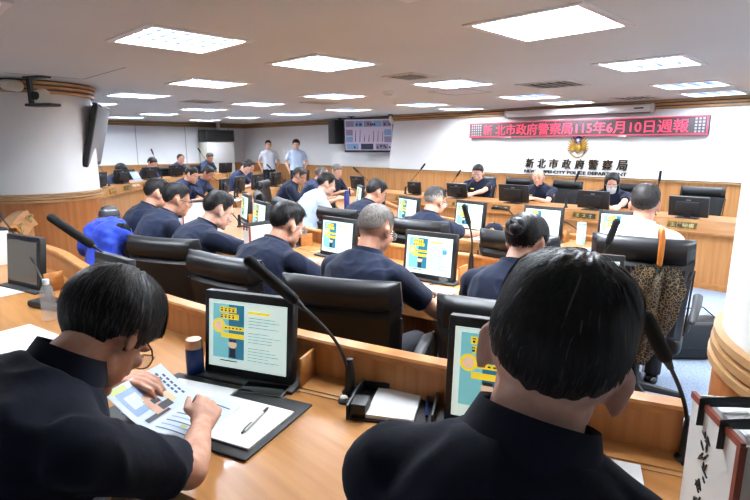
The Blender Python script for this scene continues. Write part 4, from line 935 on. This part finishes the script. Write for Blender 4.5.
for b, tp, l in [((4.45, 7.65), (4.1, 7.95, 1.12), 'microphone leaning over the thick-haired bowed man'), ((4.2, 7.3), (3.75, 7.6, .98), 'microphone in front of the thick-haired bowed man'), ((5.35, 8.5), (5.3, 8.85, 1.06), 'microphone leaning before the two bowed heads'), ((6.5, 9.2), (6.35, 9.5, 1.12), 'microphone across the first standing man'),
                 ((5.85, 6.45), (5.60, 6.75, 1.12), 'left microphone of the pair below the television'), ((6.35, 6.3), (6.15, 6.55, 1.14), 'right microphone of the pair below the television')]:
    mic(b, tp, l, (0, 0, .03), ZD + .01, .11, .016)

# ------------------------------------------------------------------ things on the nearest desk
def sheet(name, label, cat, x, y, rz, w, h, z=ZD, th=.003, m='paper', group=None, lines=True):
    o = MB().box((0, 0, th / 2), (w, h, th)).build(name, m, None, (x, y, z)); o.rotation_euler = (0, 0, R_(rz)); tag(o, label, cat, group)
    if lines:
        q = MB()
        for k in range(9): q.box((-.02 * (k % 3 == 2), h * (.38 - .085 * k), th + .0004), (w * (.76 - .15 * (k % 3 == 2)), .003, .0006))
        q.build('print', 'led_grey', o)
    return o
ang = math.degrees(atan2(1.19 - 1.11, .84 - .62))
t = thing('clipboard_folder', 'open black folder with blank white sheets under the booklet', 'folder', (.70, 1.46, ZD), R_(20))
MB().box((0, 0, .004), (.34, .58, .008), bev=.003).build('cover', 'black', t)
t2 = sheet('paper_sheets', 'blank white sheets lying in the open black folder', 'paper', .725, 1.335, 20, .225, .29, ZD + .009, .006, lines=False)
sheet('paper_sheets', 'white sheets sticking out beyond the booklet towards the blue flask', 'paper', .665, 1.56, 24, .26, .25, ZD + .009, .005, lines=False)
o = thing('pen', 'silver ballpoint pen lying on the white sheets of the folder', 'pen', (.765, 1.272, ZD + .0215), math.atan2(.08, .15))
MB().tube([(-.07, 0, 0), (.04, 0, 0)], [.0048, .0052], 10).build('barrel', 'ivory', o); MB().tube([(.04, 0, 0), (.066, 0, 0), (.076, 0, 0)], [.0052, .0045, .0015], 10).build('tip', 'black', o); MB().tube([(-.07, 0, 0), (-.082, 0, 0)], [.003, .003], 8).box((-.05, 0, .006), (.04, .003, .002)).build('clip', 'dgrey', o)
# booklet: left page lifted by the left hand, right page lying
t = thing('booklet', 'open colour booklet held by the dark-haired man', 'booklet', (.605, 1.485, ZD + .016), R_(-66))
def page(sgn):
    mb = MB(); n = 8; vs = []; fs = []
    for i in range(n + 1):
        u = i / n; x = sgn * .165 * u; z = (.012 + .085 * (u ** 1.3) if sgn < 0 else .012 * (1 - u) ** 2 + .014 * sin(pi * u) * .6)
        for y in (-.115, .115): vs.append((x * (.9 if sgn < 0 else 1), y, z + .001))
    for i in range(n): fs.append((2 * i, 2 * i + 2, 2 * i + 3, 2 * i + 1))
    mb.add(vs, fs); mb.add([(a, b, c - .003) for a, b, c in vs], fs); return mb, vs
def on_page(vs, u0, v0, u1, v1, mb, mi, dz=.0012):
    n = 8; pt = lambda u, v: (lambda k, f: Vector(vs[2 * k]).lerp(Vector(vs[2 * min(k + 1, n)]), f) + (Vector(vs[1]) - Vector(vs[0])) * v + Vector((0, 0, dz)))(int(min(u, .9999) * n), u * n - int(min(u, .9999) * n))
    us = [u0 + (u1 - u0) * i / 6 for i in range(7)]; b = []
    for u in us: b += [pt(u, v0), pt(u, v1)]
    mb.add(b, [(2 * i, 2 * i + 2, 2 * i + 3, 2 * i + 1) for i in range(6)], mi)
M['pg_pale'] = mat('booklet_pale', (222, 232, 240), .55); M['pg_blue'] = mat('booklet_blue', (150, 176, 214), .5); M['pg_skin'] = mat('booklet_skin', (226, 176, 150), .5); M['pg_dark'] = mat('booklet_dark', (50, 48, 60), .5); M['pg_peach'] = mat('booklet_peach', (244, 214, 176), .5); M['pg_green'] = mat('booklet_green', (206, 222, 130), .5); M['pg_ink'] = mat('booklet_ink', (60, 80, 130), .5)
PM = ['pg_pale', 'pg_blue', 'pg_skin', 'pg_dark', 'pg_peach', 'pg_green', 'pg_ink']
for s, nm in ((-1, 'lifted_page'), (1, 'flat_page')):
    mb, vs = page(s); pg = mb.build(nm, 'pg_pale', t, smooth=60); q = MB()
    if s < 0:
        on_page(vs, .30, .08, .86, .52, q, 1); on_page(vs, .44, .14, .74, .34, q, 0, .0016); on_page(vs, .12, .30, .60, .50, q, 2, .0016); on_page(vs, .14, .42, .30, .62, q, 3, .002); on_page(vs, .34, .40, .46, .52, q, 3, .002)
        on_page(vs, .20, .60, .8, .72, q, 4); on_page(vs, .86, .05, .97, .3, q, 5); on_page(vs, .05, .1, .16, .5, q, 3, .0016)
        for k in range(6): on_page(vs, .30 + .1 * k, .78, .37 + .1 * k, .82, q, 6); on_page(vs, .22 + .1 * k, .86, .29 + .1 * k, .90, q, 6)
    else:
        for k in range(9): on_page(vs, .12, .08 + .095 * k, .9 - .2 * (k % 3 == 1), .10 + .095 * k, q, 1 if k % 2 else 6)
        on_page(vs, .1, .84, .3, .9, q, 5); on_page(vs, .5, .2, .62, .26, q, 5); on_page(vs, .7, .55, .84, .62, q, 4)
    q.build('print', PM, pg, smooth=0)
t = thing('smartphone', 'black smartphone lying flat below the lit monitor', 'phone', (.905, 1.445, ZD), R_(-60))
MB().box((0, 0, .006), (.168, .082, .012), bev=.005, seg=3).build('case', 'dgrey', t); MB().box((0, 0, .0125), (.156, .072, .002), bev=.0008).build('screen', 'gloss', t)
t = thing('insulated_flask', 'dark blue metal flask with a copper cap', 'bottle', (.805, 1.745, ZD))
MB().lathe([(.030, 0), (.032, .004), (.032, .098), (.029, .104), (0, .104)], 28).build('body', 'steel_blue', t); MB().lathe([(.0295, .104), (.031, .107), (.031, .132), (.027, .138), (0, .139)], 28).build('cap', 'copper', t)
def water_bottle(x, y, label, h=.20, r=.032, lab='label_blue', z=ZD):
    t = thing('water_bottle', label, 'bottle', (x, y, z), 0)
    pr = [(r * .8, 0), (r, .008), (r, h * .12)]
    for k in range(5): pr += [(r * .95, h * (.16 + .09 * k)), (r, h * (.20 + .09 * k))]
    pr += [(r, h * .66), (r * .8, h * .78), (r * .42, h * .87), (r * .40, h * .91), (0, h * .91)]
    MB().lathe(pr, 24).build('body', 'clear', t); MB().lathe([(r * .46, h * .88), (r * .46, h * .99), (r * .40, h), (0, h)], 20).build('cap', 'cap_white' if lab is None else lab, t)
water_bottle(.59, 2.82, 'clear water bottle with a white cap by the switched-off monitor', .205, .033, None); water_bottle(2.50, 1.90, 'clear water bottle with a blue cap in front of the lit monitor', .205, .030)
t = thing('desk_tray', 'black plastic tray holding blank paper and pens', 'tray', (1.135, 1.045, ZD), R_(-58))
MB().box((0, 0, .004), (.27, .20, .008)).build('base', 'black', t)
for s in (-1, 1): MB().box((s * .131, 0, .026), (.008, .20, .045), bev=.003).build('side_wall', 'black', t)
MB().box((0, .097, .022), (.26, .006, .036), bev=.002).build('end_wall', 'black', t); MB().box((-.098, -.06, .03), (.05, .07, .045), bev=.006).build('pen_box', 'black', t)
sheet('note_paper', 'stack of blank note paper in the black tray', 'paper', 1.135, 1.045, -58, .15, .185, ZD + .009, .012, lines=False)
o = thing('pen', 'blue ballpoint pen at the edge of the black tray', 'pen', (1.192, .958, ZD + .022), R_(38)); MB().tube([(-.065, 0, 0), (.065, 0, 0)], [.005, .005], 8).build('barrel', 'steel_blue', o); MB().tube([(.065, 0, 0), (.078, 0, 0)], [.005, .0015], 8).build('tip', 'black', o)
sheet('printed_papers', 'printed sheets beyond the elbow of the dark-haired man', 'paper', .40, 2.58, 12, .30, .42); sheet('printed_papers', 'loose sheet at the left edge in front of the switched-off monitor', 'paper', .50, 3.62, 5, .21, .30)
sheet('notebook_pages', 'white sheets showing past the right shoulder of the nearest man', 'paper', 1.245, .44, 24, .15, .21, ZD, .012)
t = thing('desk_phone', 'low black conference unit behind the clear water bottle', 'conference unit', (.66, 3.05, ZD), R_(-70)); MB().box((0, 0, .018), (.26, .12, .036), bev=.014, seg=3).build('body', 'black', t); MB().box((.02, .0, .037), (.14, .05, .004), bev=.001).build('panel', 'gloss', t)
# paper bag
def paper_bag(x, y, rz, w, d, h, label, z=ZD, mark=True):
    t = thing('gift_bag', label, 'bag', (x, y, z), R_(rz), 'white canvas document bags'); mb = MB(); wl = .004
    for s in (-1, 1): mb.box((s * (w / 2), 0, h / 2), (wl, d, h)); mb.box((0, s * d / 2, h / 2), (w, wl, h))
    mb.box((0, 0, .003), (w, d, .006)); mb.build('bag_body', 'bag_white', t)
    e = MB()
    e.box((-w / 2, 0, h), (.009, d + .008, .014)); e.box((-w / 2, -d / 2, h / 2), (.012, .012, h))
    e.build('edge_binding', 'brown_trim', t)
    for k, yy in enumerate((-d * .22, d * .22)):
        s = MB(); pts = [(-w / 2 - .003, yy, h * .86), (-w / 2 - .006, yy, h + .01), (-w * .2, yy + .01, h + .012), (w * .2, yy + .01, h + .014), (w / 2 + .006, yy, h + .01), (w / 2 + .003, yy, h * .86)]
        s.tube(pts, [.012] * 6, 8, flat=(1, .16), up=(0, 1, 0)); s.build('strap', 'black', t)
    MB().box((0.01, 0, h * .55), (w * .82, d * .8, h * .86)).build('document_bundle', 'paper', t)
    if mark:
        g = MB(); rn = random.Random(5)
        for k in range(4):
            for j in range(6):
                a = rn.uniform(-1, 1); c = Vector((-w / 2 - .0028, d * .18 - .015 + rn.uniform(-.014, .014), h * (.78 - .16 * k) + rn.uniform(-.016, .016)))
                L = rn.uniform(.006, .014); v = Vector((0, cos(a * 1.6) * L, sin(a * 1.6) * L)); g.tube([c - v, c + v * .3, c + v], [.0022, .0028, .001], 6, dome=True, flat=(1, 1))
        g.build('ink_calligraphy', 'ink', t)
    return t
paper_bag(1.222, .108, -54, .21, .20, .295, 'white paper bag with brown edging and black straps at the right edge')
paper_bag(2.30, 3.62, 0, .26, .10, .20, 'white bag with red edging and black strap on the second desk', mark=False); paper_bag(2.62, 5.42, -20, .26, .10, .22, 'white bag with dark top near the profile of the man in glasses', mark=False)
paper_bag(.60, 4.46, 10, .26, .10, .24, 'white bag with red edging at the left edge behind the switched-off monitor', mark=False)
# ------------------------------------------------------------------ second and third desks
sheet('paper_sheets', 'white papers by the elbow of the grey-haired man', 'paper', 2.30, 1.86, 10, .22, .30, lines=False)
o = thing('pen', 'pale pen beside the papers of the grey-haired man', 'pen', (2.45, 1.93, ZD + .004), R_(10)); MB().tube([(-.07, 0, 0), (.06, 0, 0)], [.004, .004], 8).build('barrel', 'dgrey', o); MB().tube([(.06, 0, 0), (.072, 0, 0)], [.004, .001], 8).build('tip', 'black', o)
t = thing('document_folder', 'open black folder with papers beside the pinned-up hair', 'folder', (2.30, 1.34, ZD), R_(20)); MB().box((0, 0, .006), (.32, .44, .010), bev=.003).build('cover', 'black', t); MB().box((0, -.1, .014), (.26, .19, .008)).build('page', 'paper', t); MB().box((0, .1, .014), (.26, .19, .008)).build('page', 'paper', t)
t = thing('smartphone', 'grey smartphone in the hands of the man with clear glasses', 'phone', (2.155, 2.29, .865), R_(8)); T_ = Matrix.Rotation(.5, 4, 'Y') @ Matrix.Identity(4)
MB().box((0, 0, 0), (.145, .072, .010), 0, Matrix.Rotation(-.45, 4, 'Y'), bev=.004).build('case', 'grey_metal', t); MB().box((0, 0, .0055), (.132, .064, .002), 0, Matrix.Rotation(-.45, 4, 'Y')).build('screen', 'scr_off', t)
t = thing('smartphone', 'pale smartphone held by the head-table man in glasses', 'phone', (6.99, 4.97, .90), R_(190)); MB().box((0, 0, 0), (.012, .085, .15), 0, Matrix.Rotation(-.5, 4, 'Y'), bev=.004).build('case', 'ivory', t); MB().box((-.007, 0, .0), (.002, .075, .135), 0, Matrix.Rotation(-.5, 4, 'Y')).build('back_print', 'scr_blue', t)
t = thing('peaked_cap', 'navy baseball cap with a gold badge on the third desk', 'cap', (4.26, 2.66, ZD), R_(200))
MB().lathe([(.088, 0), (.093, .03), (.085, .075), (.055, .105), (.0, .115)], 24).build('crown', 'navy', t)
mb = MB(); vs = []; fs = []
for i in range(13):
    a = -1.15 + 2.3 * i / 12
    for r, z in ((.086, .012), (.150 - .02 * abs(a), -.0 + .006)): vs.append((cos(a) * r, sin(a) * .092 * (r / .088) ** .35, z)); vs.append((cos(a) * r, sin(a) * .092 * (r / .088) ** .35, z + .005))
for i in range(12): b = 4 * i; fs += [(b, b + 2, b + 6, b + 4), (b + 1, b + 5, b + 7, b + 3), (b + 2, b + 3, b + 7, b + 6)]
mb.add(vs, fs).build('visor', 'navy', t); MB().ell((.086, 0, .055), (.008, .024, .024)).build('badge', 'gold', t); MB().lathe([(.008, .115), (.005, .12), (0, .12)], 10).build('top_button', 'navy', t)
t = thing('tumbler', 'tall mint green tumbler on the third desk', 'tumbler', (4.36, 1.86, ZD)); MB().lathe([(.033, 0), (.036, .004), (.038, .165), (.036, .168), (0, .168)], 28).build('body', 'mint', t); MB().lathe([(.037, .168), (.038, .171), (.038, .186), (.034, .19), (0, .191)], 28).build('lid', 'mint', t)
o = sheet('brochure', 'pale blue printed brochure beside the mint tumbler', 'brochure', 4.16, 1.69, 20, .17, .24, m='pg_blue'); 
sheet('paper_sheets', 'white papers under the lit monitor near the navy cap', 'paper', 4.02, 2.76, 5, .21, .28, lines=False); sheet('paper_sheets', 'white papers in front of the pale-blue-shirted man', 'paper', 4.32, 4.75, -25, .25, .34, lines=False)
sheet('paper_sheets', 'white papers by the hands of the young man in profile', 'paper', 2.20, 3.02, 0, .25, .32, lines=False); sheet('paper_sheets', 'white papers in front of the man with spiky hair', 'paper', 2.30, 3.98, -5, .25, .32, lines=False)
sheet('paper_sheets', 'white papers before the thick-haired bowed man', 'paper', 4.02, 7.22, 40, .3, .42, .77, lines=False); sheet('paper_sheets', 'white papers sticking out right of the white-shirted man', 'paper', 3.98, 1.22, 12, .21, .28, lines=False)
t = thing('insulated_flask', 'slim dark blue flask on the third desk beside the edge-on monitor', 'bottle', (4.62, 5.15, ZD)); MB().lathe([(.034, 0), (.036, .01), (.036, .19), (.026, .215), (0, .215)], 24).build('body', 'bot_blue', t); MB().lathe([(.027, .215), (.027, .25), (0, .252)], 20).build('cap', 'bot_blue', t)
t = thing('leaflet', 'pale blue leaflet propped before the long-haired person', 'leaflet', (4.25, 11.25, .86), R_(35)); MB().box((0, 0, .11), (.26, .006, .22), 0, Matrix.Rotation(-.5, 4, 'X')).build('cover', 'pg_blue', t); MB().box((.02, -.005, .13), (.16, .003, .10), 0, Matrix.Rotation(-.5, 4, 'X')).build('picture', 'pg_pale', t)

# ------------------------------------------------------------------ umbrella, bag, jacket
t = thing('umbrella', 'leopard-print umbrella with a curved cane handle hooked on the chair', 'umbrella', (2.945, .83, .04), R_(12))
# local x = away from the chair back towards us is -x; hangs down with folds spread
MB().tube([(.075, .012, 1.06), (.06, .012, 1.095), (.03, .008, 1.115), (-.005, .0, 1.105), (-.02, -.004, 1.07), (-.018, -.004, .985), (-.015, -.002, .93)], [.013, .0145, .015, .015, .015, .0145, .013], 12, dome=True).build('handle', 'cane', t)
MB().tube([(-.015, 0, .94), (-.03, .02, .33)], .006, 8).build('shaft', 'grey_metal', t)
mb = MB(); vs = []; fs = []; n = 48; ks = 14
for j in range(ks + 1):
    v = j / ks; z = .885 - .50 * v; r = interp(v, [(0, .085), (.12, .115), (.45, .105), (.8, .06), (1, .016)])
    for k in range(n):
        a = 2 * pi * k / n; f = 1 + .42 * sin(8 * a + 3.2 * v) * (1 - .6 * v); zz = z + (.045 * abs(sin(4 * a)) * max(0, 1 - v * 5))
        vs.append((-.03 - .01 * v + cos(a) * r * f * .55 - .03, .03 * v + sin(a) * r * f * .92, zz))
for j in range(ks):
    for k in range(n): fs.append((j * n + k, j * n + (k + 1) % n, (j + 1) * n + (k + 1) % n, (j + 1) * n + k))
mb.add(vs, fs).build('canopy', 'leopard', t, smooth=70)
for k in range(8):
    a = 2 * pi * k / 8 + .2; MB().tube([(-.03 + cos(a) * .05, sin(a) * .15, .87), (-.03 + cos(a) * .055, sin(a) * .165, .915)], [.006, .002], 6).build('rib_tip', 'dgrey', t)
MB().tube([(-.05, -.05, .72), (-.075, -.06, .55), (-.07, -.065, .42)], [.006, .006, .004], 6).build('tie_strap', 'black', t)
t = thing('shoulder_bag', 'black shoulder bag standing on the blue carpet beside the umbrella chair', 'bag', (4.34, .97, 0), R_(-45))
MB().box((0, 0, .155), (.46, .20, .31), bev=.05, seg=4).build('bag_body', 'leather', t); MB().box((0, -.09, .20), (.43, .05, .20), bev=.02, seg=3).build('flap', 'black', t); MB().tube([(-.20, 0, .28), (-.15, 0, .37), (.1, .02, .385), (.21, .0, .29), (.245, -.03, .12), (.22, -.05, .03)], [.014] * 6, 8, flat=(1, .3)).build('strap', 'black', t); MB().box((.19, -.113, .1), (.05, .006, .12), bev=.002).build('silver_pocket', 'grey_metal', t)
t = thing('jacket', 'bright blue jacket bunched over a chair back before the column', 'jacket', (1.32, 4.10, -.05), R_(-90))
mb = MB(); rn = random.Random(9)
for c, r in [((0, -.02, .98), (.28, .13, .12)), ((-.08, -.10, .90), (.17, .09, .16)), ((.13, -.09, .86), (.18, .08, .22)), ((.20, -.12, .72), (.14, .07, .24)), ((.24, -.10, .58), (.10, .06, .16)), ((-.16, -.02, 1.0), (.12, .11, .09)), ((.04, .07, .93), (.2, .07, .15))]: mb.ell(c, r)
me = fuse(mb, .014, 3, 'jacket', ['jacket']); bm = bmesh.new(); bm.from_mesh(me)
bm.normal_update(); nrm = [v.normal.copy() for v in bm.verts]
for v, vn in zip(bm.verts, nrm):
    p = v.co; d = .022 * noise.noise(Vector((p.x * 9, p.y * 9, p.z * 4))) + .012 * noise.noise(p * 21) + .016 * sin(26 * p.x + 9 * p.z + 5 * noise.noise(p * 5)); v.co = p + vn * d
bm.to_mesh(me); bm.free(); put('coat_body', me, t)
mb = MB(); mb.tube([(.10, -.14, .92), (.17, -.19, .78), (.26, -.20, .64), (.30, -.17, .54)], [.055, .06, .055, .05], 14, dome=True); put('sleeve', fuse(mb, .012, 2, 'sleeve', ['jacket']), t)
t = thing('knit_hat', 'grey and black striped hat lying on top of the blue jacket', 'hat', (1.36, 4.24, 1.03), R_(20)); MB().lathe([(.07, 0), (.078, .02), (.072, .06), (.045, .095), (0, .105)], 24).build('crown', 'dgrey', t)
for k in range(3): MB().lathe([(.0785 - .006 * k, .016 + .026 * k), (.0785 - .008 * k, .026 + .026 * k)], 24).build('stripe', 'grey_metal', t)

# ------------------------------------------------------------------ hanging and standing equipment
def tv(loc, heading, tilt, w, h, label, picture, pole_top, rear=.03):
    t = thing('wall_television', label, 'television', loc, R_(heading - 90 + 180), 'hanging televisions'); T = Matrix.Rotation(R_(tilt), 4, 'X')
    MB().box((0, .03, 0), (w, .06, h), 0, T, bev=.01).build('case', 'black', t); s = MB().box((0, -.002, .01), (w - .06, .006, h - .08), 0, T).build('screen', 'scr_grey' if picture else 'tv_glare', t)
    if picture:
        q = MB(); rn = random.Random(2)
        for k in range(5): q.box((-w * .37 + w * .185 * k, -.0062, h * .33), (w * .17, .002, h * .17), 1 + k % 2, T)
        for k in range(2): q.box((-w * .385, -.0062, h * (.08 - .2 * k)), (w * .14, .002, h * .17), 1 + k, T); q.box((w * .385, -.0062, h * (.08 - .2 * k)), (w * .14, .002, h * .17), 2 - k, T)
        for k in range(3): q.box((-w * .33 + w * .3 * k, -.0062, -h * .33), (w * .25, .002, h * .17), (2, 3, 1)[k], T)
        for k in range(7): q.tube([(-w * .26 + w * .09 * k, -.009, -h * .16), (-w * .25 + w * .09 * k, -.009, rn.uniform(-.02, .12))], [.03, .014], 6, 3, T, dome=True, flat=(1, .1))
        for k in range(24): q.ell((rn.uniform(-.42, .42) * w, -.0085, rn.choice((.33, .31, -.31, -.35)) * h), (.022, .003, .03), 3, T, 8, 6)
        q.build('camera_feeds', ['scr_grey', 'scr_mid', 'scr_sky', 'scr_ink'], s)
    px, py = pole_top; MB().tube([(px, py, CEIL - loc[2]), (px, py, .1), (px * .6, .10, .0)], .025, 10).build('ceiling_pole', 'black', t); MB().box((px, py, CEIL - loc[2] - .01), (.14, .14, .02)).build('ceiling_plate', 'dgrey', t)
    MB().box((0, .085, 0), (.3, .05, .3), 0, T, bev=.01).build('mount', 'black', t); return t
tv((2.30, 7.24, 1.70), -25, 14, 1.10, .76, 'television hung from the ceiling beside the left column, seen edge-on', False, (.15, .22))
tv((8.80, 9.02, 1.83), 205, 4, 1.26, .80, 'television showing a grid of camera views by the far speaker', True, (-.5, .15))
t = thing('wall_speaker', 'black loudspeaker hung just left of the far television', 'speaker', (8.86, 10.42, 1.93), R_(-70 - 42)); MB().box((0, .12, 0), (.50, .26, .60), bev=.02).build('cabinet', 'black', t); MB().box((0, -.014, 0), (.46, .012, .56), bev=.005).build('grille', 'dgrey', t); MB().prism([(-.03, 0), (.03, 0), (0, .05)], -.024, -.020, 0, Matrix.Translation((.0, 0, -.18)) @ Matrix.Rotation(pi / 2, 4, 'X')).build('emblem_plate', 'ivory', t); MB().box((0, .22, .36), (.06, .06, .25)).build('bracket', 'dgrey', t)
t = thing('air_conditioner', 'tall white floor-standing air conditioner with a black outlet grille', 'air conditioner', (8.03, 14.85, 0))
MB().box((0, 0, .85), (.90, .5, 1.70), bev=.03).build('cabinet', 'ivory', t); MB().box((0, -.255, 1.38), (.86, .012, .60), bev=.004).build('upper_panel', 'white', t)
MB().box((0, 0, 1.88), (.92, .52, .34), bev=.02).build('outlet_hood', 'black', t); g = MB()
for k in range(4): g.box((0, -.265, 1.76 + .08 * k), (.84, .014, .02))
g.build('grille', 'dgrey', t); MB().box((0, -.256, .6), (.86, .008, .9), bev=.003).build('lower_panel', 'ivory', t); MB().tube([(.1, .05, 2.05), (.1, .05, CEIL)], .06, 14).build('duct', 'ivory', t)
t = thing('ceiling_camera', 'black ceiling bracket with a white camera in front of the left column', 'security camera', (1.48, 6.42, CEIL), R_(-60))
MB().box((.02, 0, -.008), (.26, .10, .016)).box((-.08, 0, -.15), (.045, .04, .28)).box((.06, 0, -.285), (.32, .15, .03), bev=.01).build('bracket', 'dgrey', t); b = MB().lathe([(.075, -.27), (.08, -.25), (.08, -.20), (.065, -.15), (.03, -.125), (0, -.12)], 24, 0, c=(.07, 0, 0)).build('camera_body', 'ivory', t); MB().tube([(.06, -.05, -.2), (.06, -.098, -.2)], [.045, .04], 18).build('camera_lens', 'gloss', t); MB().box((.02, .0, -.17), (.11, .06, .03), bev=.006).build('hinge_arm', 'black', t)
t = thing('wall_sensor', 'small ivory round sensor below the ceiling at the left column', 'sensor', (1.28, 6.60, CEIL - .085), R_(-70)); MB().tube([(0, .08, 0), (0, -.03, 0)], [.06, .055], 18, dome=True).build('housing', 'ivory', t); MB().tube([(0, -.07, 0), (0, -.09, 0)], [.02, .016], 12).build('lens', 'ivory', t)
t = thing('ceiling_camera', 'small grey ceiling camera at the corner beside the far television', 'security camera', (8.85, 8.35, CEIL), R_(40)); MB().box((0, 0, -.012), (.22, .10, .024)).build('bracket', 'dgrey', t); MB().tube([(.02, 0, -.02), (.02, 0, -.10), (.02, -.03, -.16)], [.03, .045, .05], 14, dome=True).build('camera_body', 'ivory', t)
